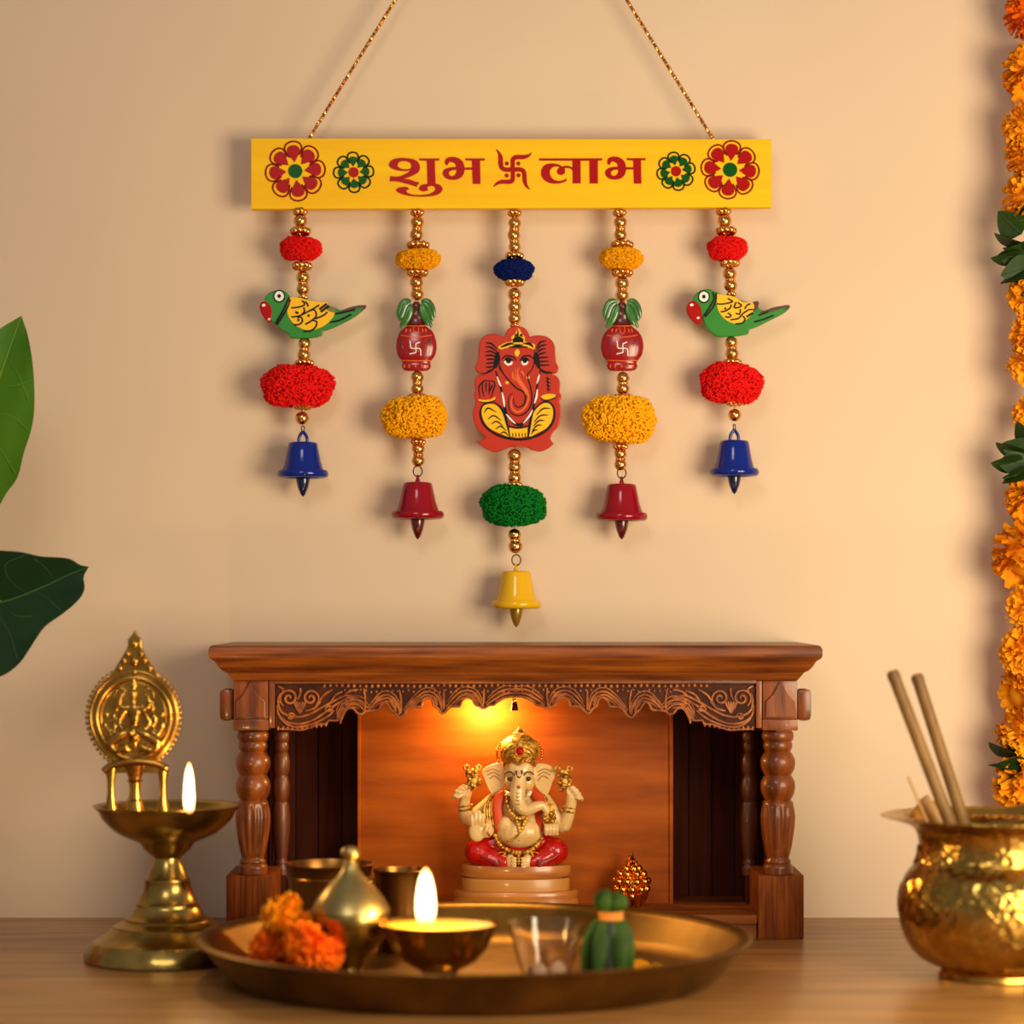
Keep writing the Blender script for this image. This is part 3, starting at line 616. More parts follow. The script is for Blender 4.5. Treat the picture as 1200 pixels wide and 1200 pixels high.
# ceiling and hidden carcass
sobj('ceiling_board', MB().box(-.295, .295, YF+.012, -.003, sz(812), sz(797.2)), WOODSHADE)
for s_ in (-1, 1):
    m_ = lambda a, b_: (min(s_*a, s_*b_), max(s_*a, s_*b_))
    # head block with raised gable
    x0, x1 = m_(.2710, .3090)
    p_ = bpy.data.objects.new('head_block', None); C.objects.link(p_); p_.parent = SH; p_.empty_display_size = .01
    obj('block', MB().box(x0, x1, YF-.004, YF+.032, sz(842.5), sz(797.3), .001), WOODV, p_)
    obj('block_collar', MB().box(x0-.0007, x1+.0007, YF-.0055, YF+.033, sz(856), sz(842.7), .002), WOODV, p_)
    c0 = (x0+x1)/2; w0 = (x1-x0)/2-.002
    g = MB().prism([[(c0-w0+.001, sz(840.5)), (c0+w0-.001, sz(840.5)), (c0+w0-.001, sz(822)), (c0+w0*.45, sz(813)), (c0+.001, sz(799.5)), (c0-.001, sz(799.5)), (c0-w0*.45, sz(813)), (c0-w0+.001, sz(822))]], YF-.0072, YF-.0035, .001)
    obj('gable_relief', g, WOODV, p_)
    # beam end sticking out sideways
    x2, x3 = m_(.3095, .3255); bm_ = bmesh.new(); 
    sobj('beam_end', MB().box(x2, x3, YF+.002, YF+.028, sz(845), sz(807.5), .0055), WOODV)
    # side strip next to valance
    x4, x5 = m_((CX-322.4)*kF, (CX-315.8)*kF); sobj('side_strip', MB().box(x4, x5, YF-.005, YF+.008, sz(853), sz(797.3), .0008), WOODV)
    # pillar
    cxp = s_*(CX-295)*kF
    pr = [(17,857.5),(18.5,860),(18.8,864),(17.5,868.5),(15.8,869.5),(16.8,871.5),(17.2,875),(16,879.5),(14.5,881),(17,884),(20,889.5),(20.6,895),(19.8,901),(17,907),(15.8,909),(17.5,912),(20,917),(20.6,923),(19.5,930),(16.8,936),(15.2,938.5),(17.4,940),(18.2,943),(19.6,950),(20.6,958),(20.3,966),(19,978),(17,991),(14.6,1002),(13.4,1005.5),(13.6,1007.5),(15.5,1009.5),(15.8,1011.5),(15,1013),(17.2,1015),(18,1018.5),(17.4,1021),(18,1023),(17.4,1025.5)]
    def flute(a, z, i):
        t = (pr2[i][2]-943)/(1001-943)
        return 1-.075*max(0, min(1, math.sin(max(0, min(1, t))*PI)*3))*(abs(math.sin(a*7))**2 if 0 < t < 1 else 0)
    pr2 = []
    for (r0, y0), (r1, y1) in zip(pr, pr[1:]):
        nn = 3 if y0 > 940 and y0 < 1002 else 1
        for q in range(nn): t = q/nn; pr2.append((r0+(r1-r0)*t, 0, y0+(y1-y0)*t))
    pr2.append((pr[-1][0], 0, pr[-1][1]))
    pil = [(r*kF, sz(y)) for r, _, y in pr2]
    sobj('pillar', MB().lathe(pil, 112, (cxp, YF+.014, 0), fn=flute), WOODV, sharp=50)
    # pillar base block with vertical grooves
    xa, xb = m_((CX-319.5)*kF, (CX-265)*kF if s_ < 0 else (CX-266)*kF)
    xa, xb = min(xa, xb), max(xa, xb)
    bb = bpy.data.objects.new('pillar_base', None); C.objects.link(bb); bb.parent = SH; bb.empty_display_size = .01
    obj('base_block', MB().box(xa, xb, YF, YF+.10, 0, sz(1025.8), .0012), WOODBASE, bb)
    g = MB()
    cuts = [0,.16,.30,.41,.57,.68,.83,1]
    for c0_, c1_ in zip(cuts, cuts[1:]): g.box(xa+.0006+(xb-xa-.0012)*c0_+.00018, xa+.0006+(xb-xa-.0012)*c1_-.00018, YF-.0009-.0003*(c0_ in (.16,.57)), YF+.001, .002, sz(1027), .0004)
    obj('base_front_slats', g, WOODBASE, bb)
    # rear pillar, side wall, back panels darkened for shade
    cxr = s_*.268; yr = -.070; kr = K(yr)
    sobj('rear_pillar', MB().lathe([(r*.55*kF, CAM_Z-(y-HOR)*kr) for r, y in pr], 40, (cxr, yr, 0)), WOODREAR, sharp=50)
    x6, x7 = m_(.284, .290); sobj('side_wall', MB().box(x6, x7, -.155, -.004, 0, sz(812)), WOODSHADE)
    x8, x9 = m_(.262, .2835); sobj('rear_base_block', MB().box(x8, x9, -.090, -.050, sz(1072), CAM_Z-(1025-HOR)*kr, .001), WOODSHADE)
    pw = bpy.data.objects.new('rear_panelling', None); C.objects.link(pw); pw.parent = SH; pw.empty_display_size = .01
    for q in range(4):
        xa_, xb_ = m_(.176+q*.0268, .176+q*.0268+.0262); obj('panel', MB().box(xa_, xb_, -.012-.003*(q % 2), -.002, .012, sz(811), .0008), WOODSHADE, pw)
    sobj('panel_edge_strip', MB().box(*m_(.1755, .1795), -.088, -.012, sz(1072), sz(811.5), .0006), WOODBACK)
# lit back panel between
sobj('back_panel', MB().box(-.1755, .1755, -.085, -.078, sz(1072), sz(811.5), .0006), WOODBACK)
# floor of the shrine and its stepped front
zf = sz(1072)
sobj('shrine_floor', MB().box(-.2838, .2838, YF+.004, -.002, zf-.008, zf, .0008), WOODFLOOR)
sobj('front_step', MB().box(sx(319.7), sx(887.3), YF+.001, YF+.014, zf-.0105, zf-.0005, .0015), WOODFLOOR)
sobj('front_apron', MB().box(sx(319.7), sx(887.3), YF+.006, YF+.016, 0, zf-.0107, .0008), WOODFLOOR)
# carved valance
half = [(322.5,799,1),(322.5,851),(326.7,855.7),(340,856.3),(353,857),(364,854),(374.7,850),(382.7,850),(385,845.7),(393,846),(397.5,843),(397.5,838),(401,832.5),(408,831),(414.7,832),(418.7,837),(424,838.5),(428,835),(436,834),(444,833),(446.7,827.7),(451,823.7),(455,827.7),(459,834),(463,836.5),(467.5,842.5),(474,838.5),(478,833),(485,829.7),(493.5,829.5),(495.5,823.7),(500.7,819),(506,820.5),(509,829),(513.5,832),(518,837.5),(522,835.7),(526,831),(532.7,829),(538.5,829),(540.7,823.7),(546,819),(552.7,820.2),(556.7,827),(560.7,829),(566,831.5),(570,830.5),(574,827.7),(579,827.5),(585,823),(594,818.5),(604,817.5)]
full = half+[(2*CX-p[0],)+tuple(p[1:]) for p in half[-2::-1]]
val = bpy.data.objects.new('valance', None); C.objects.link(val); val.parent = SH; val.empty_display_size = .01
def SP(px, py): return (sx(px), sz(py))
YV = YF-.001
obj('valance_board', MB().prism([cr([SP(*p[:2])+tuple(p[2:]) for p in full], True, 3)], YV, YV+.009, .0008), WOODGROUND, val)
def vtube(b, pts, w_, dy=0, n=5, both=True, fl=.9):
    for s_ in ((1, -1) if both else (1,)):
        pp = cr([(s_*(p[0]-CX)*kF, sz(p[1])) for p in pts], False, n); m = len(pp)
        b.tube([(x, YV-dy, z) for x, z in pp], [w_*kF*q for q in lerp_list([.6, 1, 1, 1, .6], m)], 6, True, fl)
b = MB()
vtube(b, [(p[0], p[1]-1.6) for p in half[2:]], 1.6, .0008, 3)
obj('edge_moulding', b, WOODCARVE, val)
b = MB()
# raised parallel arches over each scallop
rv = random.Random(12)
arch = [[(399,848),(401,839),(406,829),(414,825),(421,827),(427,832)], [(396,845),(396,836),(402,825),(414,820),(424,822),(432,830)], [(432,832),(437,826),(446,820),(455,818),(461,826),(464,836)], [(436,829),(442,820),(452,814),(461,818),(467,828),(468,838)],
    [(474,834),(484,825),(492,818),(500,814),(508,817),(512,828)], [(476,830),(488,818),(497,811),(506,811),(514,818),(518,833)], [(524,830),(533,822),(541,815),(548,814),(555,818),(560,827)], [(526,824),(536,813),(546,809),(556,812),(562,820),(565,829)],
    [(570,826),(580,819),(592,813),(604,812)], [(572,820),(583,812),(593,808),(604,807)], [(470,836),(470,820),(468,808)], [(520,832),(520,818),(520,808)], [(566,828),(567,816),(567,806)], [(428,832),(428,818),(426,806)]]
for a in arch: vtube(b, a, 1.5, .0013)
for a in arch[:10]:
    for off in (4.5, -3.4):
        vtube(b, [(x_+(x_-sum(q[0] for q in a)/len(a))*(.0+off*.016), y_-off if i_ not in (0, len(a)-1) else y_-off*.4) for i_, (x_, y_) in enumerate(a)] if off > 0 else [(x_, y_-off) for x_, y_ in a[1:-1]], .9, .0009)
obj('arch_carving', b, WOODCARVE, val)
b = MB()
sc = [[(325,826),(327,838),(337,846),(352,848),(368,843),(382,834),(396,824),(410,818),(424,822)], [(325,832),(330,843),(342,851),(356,851),(372,846),(386,838),(392,832)], [(329,812),(326,820),(330,834),(345,840),(360,838),(372,832),(392,821),(406,815),(420,818)],
    [(374,822),(380,814),(390,808)], [(388,822),(394,814),(402,810)], [(402,816),(410,810),(420,808)], [(326,804),(332,808),(330,814)], [(352,806),(352,812),(349,820)], [(358,833),(368,830),(376,822)]]
def spiral(x_, y_, r0_, turns, a0_, sg_): return [(x_+r0_*(1-t_/22)*math.cos(a0_+sg_*t_/20*turns*2*PI), y_+r0_*(1-t_/22)*math.sin(a0_+sg_*t_/20*turns*2*PI)) for t_ in range(21)]
sc += [spiral(339,818,11.5,1.7,2.2,1), spiral(364,818,10.5,1.7,.9,-1), spiral(386,831,5,1.2,2.5,1), spiral(341,840,5,1.2,.2,-1), spiral(404,823,4,1.1,2.5,1)]
for i_ in range(7): sc.append([(351.5,836-i_*.4),(351.5+(i_-3)*2.2,828),(351.5+(i_-3)*3.4,822-abs(i_-3)*.2)] if i_ not in (0,6) else [(351.5,836),(349+i_*.9,830)])
for a in sc: vtube(b, a, 1.6, .0013)
obj('scroll_carving', b, WOODCARVE, val)
b = MB(); x = 380.0
while x <= 604:
    for s_ in ((1, -1) if x < 603 else (1,)): b.ball((s_*(x-CX)*kF, YV-.0004, sz(803.6+.5*math.sin(x))), (2.2*kF, .0018, 2.6*kF), 10, 6)
    x += 7.0
x = 326.0
while x < 384:
    for s_ in (1, -1): b.ball((s_*(x-CX)*kF, YV-.0002, sz(853.4-max(0, x-352)*.16)), (1.7*kF, .0016, 3.0*kF), 8, 6)
    x += 5.6
x = 404.0; rr = random.Random(3)
while x < 604:
    for s_ in (1, -1): b.ball((s_*(x-CX)*kF, YV-.0004, sz(809.5+rr.uniform(-1.4, 1.6))), (1.5*kF, .0016, 1.6*kF), 8, 6)
    x += 6.2
obj('bead_carving', b, WOODCARVE, val, sharp=180)
# lamp puck under the shrine ceiling
lp_ = (-.036, -.118, sz(815.5, -.118)); 
lamp = thing('shrine_lamp', 'small round glowing lamp under the shrine ceiling behind the scalloped front', 'lamp', (X0+lp_[0], lp_[1], lp_[2]))
obj('housing', MB().lathe([(.012,.0025),(.0135,.0025),(.0135,-.004),(.011,-.0045)], 24), BRASS, lamp)
obj('lens', MB().lathe([(.0105,-.0046),(.009,-.0062),(.0005,-.0068)], 24), emis('lamp_glow', (1,.62,.2,1), 40), lamp)
light('shrine_lamp_light', 'POINT', (X0+lp_[0], lp_[1], lp_[2]-.013), 1.3, (1, .60, .17), .006)
# little bell hanging in the arch
Fb = Fr(603, 827, -.155)
sb = thing('shrine_bell', 'tiny dark bell hanging in the middle arch of the wooden shrine', 'bell', Fb.o)
k = Fb.k
obj('bell_body', MB().lathe([(4.6*k,-5.5*k),(4.3*k,-4.5*k),(3.6*k,0),(3.2*k,2.6*k),(1.5*k,3.6*k),(.3*k,3.8*k)], 20), WIRE, sb)
obj('hook', MB().torus((0,0,5.6*k), 2.3*k, .7*k).tube([(0,0,7.5*k),(0,0,12.2*k)], .6*k, 6), WIRE, sb)

# ------------------------------------------------------------ idol
YI = -.130; FI = Fr(604.5, 1071.5, YI); kI = FI.k
FI.o.z = zf; FI_off = FI.o.z
idol = thing('deity_statue', 'painted elephant-headed seated statue with red legs on a two-tier base inside the shrine', 'statue', FI.o)
_z = zf
def I(u, v, dy=0):                     # u,v: zoomed coordinates of the statue study; dy in photo pixels, negative to the front
    px = 500+u/4.286; py = 840+v/4.286
    return Vector(((px-604.5)*kI, dy*kI, (1070-py)*kI))
SKIN = mat('ivory_skin', rgb(228,194,132), .36, coat=.3, col2=rgb(212,170,104), vscale=40, sub=.1)
IRED = mat('statue_red', rgb(190,20,8), .22, coat=.2, col2=rgb(166,12,6), vscale=50)
IORG = mat('statue_orange', rgb(200,62,8), .4, spec=.2)
CARVEGOLD = mat('statue_gold', rgb(226,172,66), .35, .45, col2=rgb(136,82,22), vscale=190, ramp=(.45,.6), bump=.5, bscale=500)
PED = mat('pedestal_tan', rgb(196,120,46), .35, coat=.4, col2=rgb(158,92,36), vscale=12, stretch=(1,1,6))
PED2 = mat('pedestal_band', rgb(186,124,52), .4, coat=.2)
INK = mat('ink_line', rgb(50,24,14), .5)
def pz(py): return (1070-py)*kI
for nm, m_, pr in (('upper_plinth', PED, [(60,1033.5),(64,1031),(65,1026),(65,1022),(63.5,1018.5),(50,1017.5)]), ('plinth_band', PED2, [(63,1047.5),(63.5,1036),(62,1033.6)]), ('lower_plinth', PED, [(72,1069.8),(74,1067),(73.5,1061),(72,1057),(73.5,1054),(73,1050),(71,1048),(60,1047)])):
    obj(nm, MB().lathe([(r*kI, pz(y)) for r, y in pr], 72, sy=.50), m_, idol)
k = kI
def limb(b, pts, rs, n=4, seg=12): 
    pp = cr3(pts, n); b.tube(pp, [q*k for q in lerp_list(rs, len(pp))], seg)
    b.ball(pp[0], rs[0]*k, 10, 8); b.ball(pp[-1], rs[-1]*k, 10, 8)
b = MB()
B = lambda u, v, dy, rx, ry, rz: b.ball(I(u, v, dy), (rx*k, ry*k, rz*k), 20, 14)
B(462,560,-3,24,17,22); B(468,600,-10,28,20,19); B(462,480,0,25,14,16); B(402,568,-13,12.5,11.5,12.5); B(515,555,-8,14,12,14)      # torso and belly
B(340,445,2,9,9,9); B(590,445,2,9,9,9); B(462,400,0,17,13,14)
B(465,300,-8,17.5,15,17); B(440,275,-12,9,9,9); B(492,275,-12,9,9,9); B(430,350,-12,9,9,10); B(505,350,-12,9,9,10)             # head
limb(b, [I(465,330,-20), I(458,385,-25), I(458,430,-27), I(474,468,-29), I(505,483,-30), I(545,466,-30), I(580,462,-29), I(603,490,-28), I(606,512,-27)], [9,9.2,8.6,8.2,7.4,6.4,5.4,4.4,3.6])
# ears: thin cupped sheets
for ear in ([(383,262),(345,263),(310,275),(282,296),(292,330),(305,365),(322,398),(338,416),(362,400),(385,370),(395,330)], [(548,268),(590,264),(625,278),(650,296),(636,330),(620,370),(604,408),(590,412),(565,390),(545,360),(538,320)]):
    cen = I(sum(p[0] for p in ear)/len(ear), sum(p[1] for p in ear)/len(ear), -3)
    lpx = cr([(I(*p).x, I(*p).z) for p in ear], True, 3)
    b.prism([lpx], -4.2*k, 1.2*k, .8*k)
    b.tube([Vector((x, -3.2*k, z)) for x, z in lpx+lpx[:1]], 1.5*k, 6)
# upper (rear) arms
limb(b, [I(335,445,4), I(270,500,6), I(212,545,3), I(190,500,-1), I(192,440,-4), I(200,410,-6)], [8.5,8.5,8,7,6.2,6.5])
limb(b, [I(592,445,4), I(640,520,5), I(682,575,2), I(706,530,-1), I(722,470,-4), I(728,425,-6)], [8.5,9,8.6,8,6.8,6.5])
B(196,405,-7,7.5,5,8); B(732,412,-7,7.5,5,8)
# curled fingers of the raised hands
for i, (u, v) in enumerate(((150,420),(160,398),(175,383),(192,372))):
    limb(b, [I(192-i*2,405-i*9,-9), I(u+12,v+2,-12), I(u-8,v-2,-11), I(u-14,v+8,-8)], [2.5,2.5,2.4,2.0], 3, 8)
limb(b, [I(205,420,-8), I(212,395,-10), I(206,372,-10)], [2.8,2.5,2.1], 3, 8)
for i, (u, v) in enumerate(((775,432),(765,412),(752,394),(736,380))):
    limb(b, [I(738-i*3,420-i*9,-9), I(u-14,v-2,-12), I(u+2,v-4,-11), I(u+4,v+8,-8)], [2.5,2.5,2.4,2.0], 3, 8)
limb(b, [I(718,420,-8), I(708,395,-10), I(712,372,-10)], [2.8,2.5,2.1], 3, 8)
# lower left arm, blessing palm facing out
limb(b, [I(330,465,-2), I(318,530,-6), I(310,590,-12), I(290,600,-18), I(262,595,-22)], [8.5,8.2,7.5,6.4,6])
b.ball(I(254,590,-24), (10*k, 4.6*k, 12.5*k), 18, 12)
for (u0, u1, v1, r) in ((232,228,512,2.9),(248,246,497,3.0),(265,266,497,3.0),(281,284,512,2.8)):
    limb(b, [I(u0,560,-25), I((u0+u1)/2,(v1+560)/2,-26.5), I(u1,v1,-26)], [3.1,r,r*.82], 4, 9)
limb(b, [I(278,605,-24), I(298,585,-27), I(306,560,-27)], [3.4,3.0,2.3], 4, 9)
# lower right arm, hand cupping a sweet
limb(b, [I(592,470,-2), I(612,530,-6), I(622,580,-12), I(625,575,-18)], [8.5,7.8,6.8,6])
b.ball(I(625,570,-20), (9*k, 6*k, 7*k), 16, 10)
for i, u in enumerate((598,616,634,652)):
    limb(b, [I(u,560,-25), I(u,580,-28), I(u,604,-26)], [2.6,2.6,2.2], 3, 8)
limb(b, [I(600,560,-22), I(592,540,-25), I(602,525,-26)], [2.8,2.5,2.0], 3, 8)
# feet
for u, sg in ((420,-1),(504,1)):
    b.ball(I(u,742,-24), (6.2*k, 6*k, 9.5*k), 14, 10)
    for j in range(4): b.ball(I(u-10*sg+7*sg*j*0-(14-j*1)*0+(-8 if sg > 0 else 8), 722+j*15, -30), (4.2*k, 2*k, 1.7*k), 8, 6)
body = melt(b, .00075, 3)
obj('body', body, SKIN, idol, sharp=180)
# legs in red cloth
b = MB()
for sg, (u, v) in ((-1, (262,700)), (1, (640,695))):
    b.ball(I(u,v,-8), (17*k, 17*k, 16*k), 20, 14)
    ui = 385 if sg < 0 else 535
    limb(b, [I(u,v,-8), I((u+ui)/2,v+32,-17), I(ui,748,-22)], [15,12,8.5])
    limb(b, [I(462+sg*60,640,0), I(u,v-10,-4)], [13,13])
B(462,705,-6,30,15,10)
cloth = melt(b, .0009, 4)
obj('red_dhoti', cloth, IRED, idol, sharp=180)
b = MB()
for sg in (-1, 1):
    for i in range(4):
        q = lambda u: 462+sg*(u)
        b.tube(cr3([I(q(232-i*26), 668+i*22, -18-i*2.6), I(q(185-i*18), 716+i*12, -25.5-i*.5), I(q(125-i*6), 738+i*7, -31), I(q(88), 726+i*8, -31)], 6), [.5*k]*3+[1.2*k]*13+[.5*k]*3, 6)
obj('cloth_folds', b, mat('statue_red_fold', rgb(140,14,8), .25, coat=.5), idol)
def chain(name, pts, r, step, m=CARVEGOLD, rope=True):
    pp = cr3(pts, 10); b = MB(); acc = 0; last = pp[0]; 
    if rope: b.tube(pp, r*.6*k, 6)
    for p in pp:
        if (p-last).length >= step*k or p is pp[0]: b.ball(p, r*k, 8, 6); last = p
    return obj(name, b, m, idol, sharp=180)
chain('waist_belt', [I(345,615,-16), I(370,660,-23), I(420,688,-28), I(462,695,-30), I(510,688,-28), I(555,660,-22), I(580,615,-14)], 2.8, 3.6)
chain('belt_tassel', [I(462,695,-31), I(462,720,-30), I(462,760,-27)], 1.8, 3)
chain('necklace', [I(400,400,-13), I(405,450,-19), I(425,510,-23), I(455,545,-27), I(470,590,-29), I(490,545,-28), I(515,505,-25), I(525,450,-20)], 2.8, 3.4)
chain('chest_ornament', [I(430,505,-25), I(462,528,-29), I(500,508,-28)], 2.9, 3.4)
b = MB(); b.tube(cr3([I(345,620,-17), I(390,640,-28), I(440,625,-31), I(470,590,-30)], 6), 1.0*k, 6); obj('sacred_thread', b, GOLDP, idol)
for pts in ([I(352,745,-22), I(375,745,-31), I(388,700,-29)], [I(545,700,-29), I(556,745,-31), I(572,750,-22)]):
    pass
for u, sg in ((372,-1),(548,1)):
    b = MB()
    for dv in (-28, -12, 6, 24): b.torus(I(u+sg*abs(dv)*.12, 738+dv*1.15, -24), 6.2*k, 1.7*k, Matrix.Rotation(.25*sg, 4, 'Y'), 18, 6, sz=.35)
    obj('anklet', b, CARVEGOLD, idol)
for u, v, tilt, r_ in ((196,470,-.18,7.6),(197,490,-.18,7.8),(714,478,.25,7.9),(708,497,.25,8.3),(300,585,1.1,7.5)):
    b = MB(); b.torus(I(u, v, -2 if u != 300 else -17), r_*k, 1.4*k, Matrix.Rotation(tilt, 4, 'Y') @ Matrix.Rotation(PI/2, 4, 'X'), 22, 6); obj('bangle', b, CARVEGOLD, idol)
# shawl over both shoulders
for sg in (-1, 1):
    b = MB(); q = lambda u: 464+sg*u
    for i in range(5):
        o_ = i*12
        b.tube(cr3([I(q(112+o_*.55), 408+i*8, -8+i*.5), I(q(118+o_), 455+i*4, -14+i*1.2), I(q(118+o_), 520, -17+i*1.5), I(q(110+o_*.8), 575-i*3, -18+i*1.6)], 6), 2.9*k, 7, True, .5)
    obj('shawl_border', b, CARVEGOLD, idol)
    b = MB()
    b.tube(cr3([I(q(70), 400, -10), I(q(96), 425, -12), I(q(108), 470, -15), I(q(104), 530, -17), I(q(96), 590, -16)], 6), [k*x for x in lerp_list([4,6.5,6,6,5], 25)], 8, True, .5)
    obj('orange_shawl', b, IORG, idol)
# crown
b = MB(); c0 = I(466,242,-6)
b.lathe([(19*k,-2*k),(21.5*k,1*k),(23.5*k,6*k),(24*k,12*k),(22.5*k,18*k),(19*k,23.5*k),(14*k,27.5*k),(8.5*k,30*k),(5.5*k,30.6*k),(8*k,31.4*k),(7.6*k,32.4*k),(4.5*k,34*k),(3*k,36*k),(2*k,38*k),(.4*k,40*k)], 40, c0, .72)
obj('crown', b, CARVEGOLD, idol, sharp=180)
b = MB()
for i in range(25):
    a = PI*(-.10)+(PI*1.20)*i/24; b.ball(I(466+math.cos(a)*113, 208-math.sin(a)*86, -2), 1.7*k, 8, 6)
obj('crown_pearls', b, GOLDD, idol, sharp=180)
b = MB()
for r in (21, 17, 13): b.tube(cr3([I(466-r*4.2, 238-0*r, -16+.0*r), I(466-r*3.6, 190+(21-r)*2, -19-(21-r)*.3), I(466-r*1.6, 158+(21-r)*5, -20-(21-r)*.5), I(466+r*1.6, 158+(21-r)*5, -20-(21-r)*.5), I(466+r*3.6, 190+(21-r)*2, -19-(21-r)*.3), I(466+r*4.2, 238, -16)], 6), 1.2*k, 6)
for dv in (0, 9): b.tube(cr3([I(386, 268-dv, -14), I(410, 246-dv, -20), I(440, 238-dv, -23), I(466, 256-dv, -25), I(492, 238-dv, -23), I(522, 246-dv, -20), I(546, 268-dv, -14)], 6), 1.3*k, 6)
obj('crown_filigree', b, GOLDP, idol)
b = MB(); b.ball(I(467,193,-24), (4.4*k, 2.2*k, 4.6*k), 16, 10); obj('crown_gem', b, REDP, idol, label='red gem')
b = MB(); b.torus(I(467,193,-23), 5.6*k, 1.3*k); obj('gem_setting', b, GOLDP, idol)
# eyes, brows, forehead mark, mouth
b = MB()
for u, sg in ((417,-1),(510,1)):
    b.ball(I(u,330,-22.0 if sg<0 else -22.0), (3.3*k, 1.6*k, 2.5*k), 12, 8, Matrix.Rotation(-.35*sg, 4, 'Y'))
obj('eyes', b, INK, idol, sharp=180)
b = MB()
for sg in (-1, 1):
    q = lambda u: 464+sg*u
    b.tube(cr3([I(q(22), 312, -25), I(q(40), 296, -24), I(q(58), 296, -23), I(q(72), 308, -19.5)], 5), .75*k, 6)
b.tube(cr3([I(450,288,-23.5), I(453,310,-26), I(464,322,-29), I(475,310,-26), I(479,286,-23.5)], 5), .8*k, 6)
for i in range(4): b.tube(cr3([I(448,395+i*18,-34.5-i*.5), I(458,399+i*18,-35.2-i*.4), I(468,395+i*18,-34.5-i*.5)], 4), .35*k, 5)
obj('painted_brows', b, INK, idol)
b = MB(); b.ball(I(462,368,-33.5), (2.2*k, 1.2*k, 2.2*k), 10, 6); obj('trunk_mark', b, IORG, idol)
b = MB(); 
for u in (405, 522): b.tube([I(u,398,-16), I(u+(8 if u < 460 else -8),406,-22)], [1.8*k, 2.2*k], 8)
obj('tusk', b, WHITEP, idol)
b = MB()
for sg in (-1, 1):
    q = lambda u: 464+sg*u
    for dv in (0, 16, 34): b.tube(cr3([I(q(165-dv*.5), 300+dv, -5.0), I(q(130-dv*.3), 285+dv, -5.4), I(q(96), 300+dv*1.3, -5.0)], 5), .6*k, 5)
obj('ear_folds', b, mat('ear_fold_tone', rgb(176,124,64), .5), idol)
# held attributes and sweet
for (u, v, s_) in ((235,330,-1),(690,335,1)):
    b = MB(); r2 = random.Random(int(u))
    b.ball(I(u,v,-9), (7*k, 4*k, 12*k), 12, 8)
    for i in range(26):
        a = r2.random()*2*PI; t = r2.uniform(-1, 1); b.ball(I(u+math.cos(a)*32*math.sqrt(1-t*t*.8), v+t*52, -9-5*math.sin(a)), r2.uniform(2.0,3.2)*k, 8, 6)
    for du in (-34, 26): b.torus(I(u+du, v-52, -9), 2.8*k, 1.3*k)
    b.tube([I(u+s_*5,v+30,-9), I(u+s_*26,v+85,-9)], 1.8*k, 8)
    obj('held_attribute', b, CARVEGOLD, idol, sharp=60)
b = MB(); r2 = random.Random(5)
for i in range(14): b.ball(I(616+r2.uniform(-26,26), 520+r2.uniform(-24,20), -27+r2.uniform(-3,3)), r2.uniform(2.5,4)*k, 8, 6)
obj('sweet_bowl', b, GOLDP, idol, sharp=180)
b = MB()
b.ball(I(462,632,-27.4), (1.2*k, .8*k, 1.4*k), 8, 6); obj('navel', b, INK, idol)

# small golden ornament
FO = Fr(740, 1063, -.118); FO.o.z = zf+.0005; k = FO.k
orn = thing('berry_ornament', 'small shiny gold knobbly ornament on the shrine floor right of the statue', 'ornament', FO.o)
b = MB(); b.ball((0,0,26*k), (17*k,15*k,16*k), 24, 16); obj('core', b, GOLDD, orn, sharp=180)
b = MB()
for ring_, (rz, rr_, n_) in enumerate(((13,13,8),(21,18,10),(30,18.5,10),(38.5,14.5,8),(44.5,8,5))):
    for j in range(n_): a = 2*PI*(j+.5*(ring_ % 2))/n_; b.ball((rr_*k*math.cos(a), rr_*k*math.sin(a)*.85, rz*k), 5.2*k, 12, 8)
obj('knobs', b, GOLDD, orn, sharp=180)
b = MB(); b.lathe([(7*k,43*k),(4*k,46*k),(6*k,49*k),(3.5*k,52*k),(5*k,55*k),(2.5*k,58*k),(3*k,60*k),(.6*k,65*k)], 16)
for sg in (-1, 1): b.tube(cr3([(sg*2*k,0,56*k),(sg*5*k,0,54*k),(sg*6.5*k,0,49*k)], 4), 1.2*k, 6)
obj('finial', b, GOLDD, orn)
for a in (.2, 1.4, 2.8, 4.1, 5.3):
    p = bpy.data.objects.new('petal_foot', MB().lathe([(.6*k,0),(2*k,0),(2.4*k,3*k),(6*k,9*k),(8.2*k,15*k),(7.4*k,15.5*k),(5*k,10*k)], 14, (13*k*math.cos(a), 11*k*math.sin(a), 0)).mesh('petal_foot', GOLDD)); C.objects.link(p); p.parent = orn
# ------------------------------------------------------------ brass oil lamp
YL = -.35; kL = K(YL); FL = Fr(196, 1124.7, YL); FL.o.z = 0; k = kL
lampo = thing('brass_oil_lamp', 'tall footed brass oil lamp with an oval deity plaque, left of the shrine', 'oil lamp', FL.o)
def lz(py): return (1124.7-py)*k
obj('foot', MB().lathe([(r*k, lz(y)) for r, y in ((94,1124.7),(97,1123),(96.5,1118),(93,1111),(88.5,1104),(87,1102),(84,1101),(76,1097),(66,1089),(63,1086),(63,1084.5),(52,1080),(50,1077.5),(50.5,1075.5),(43,1072),(38,1063),(37,1061.5),(37,1058),(34.5,1056.5),(29,1044),(26.5,1034),(27,1032.5),(26.5,1030),(24,1028),(18.5,1014),(15.5,1008),(15.5,1004))], 72, fn=lambda a, z, i: 1+.008*math.sin(a*18)*(i in (2,3,4))), BRASSOLD, lampo, sharp=40)
obj('bowl', MB().lathe([(r*k, lz(y)) for r, y in ((14,1007),(16,1004.5),(20,1001),(27,995),(30,990),(33,987),(45,982),(58,976),(68,968),(76,959),(79.5,952),(80.5,949.5),(83,948.5),(83.5,946.5),(86,945),(87,944),(86,943.4),(79,944.5),(77,947),(70,955),(55,962),(30,966),(1,967))], 72), BRASSOLD, lampo, sharp=45)
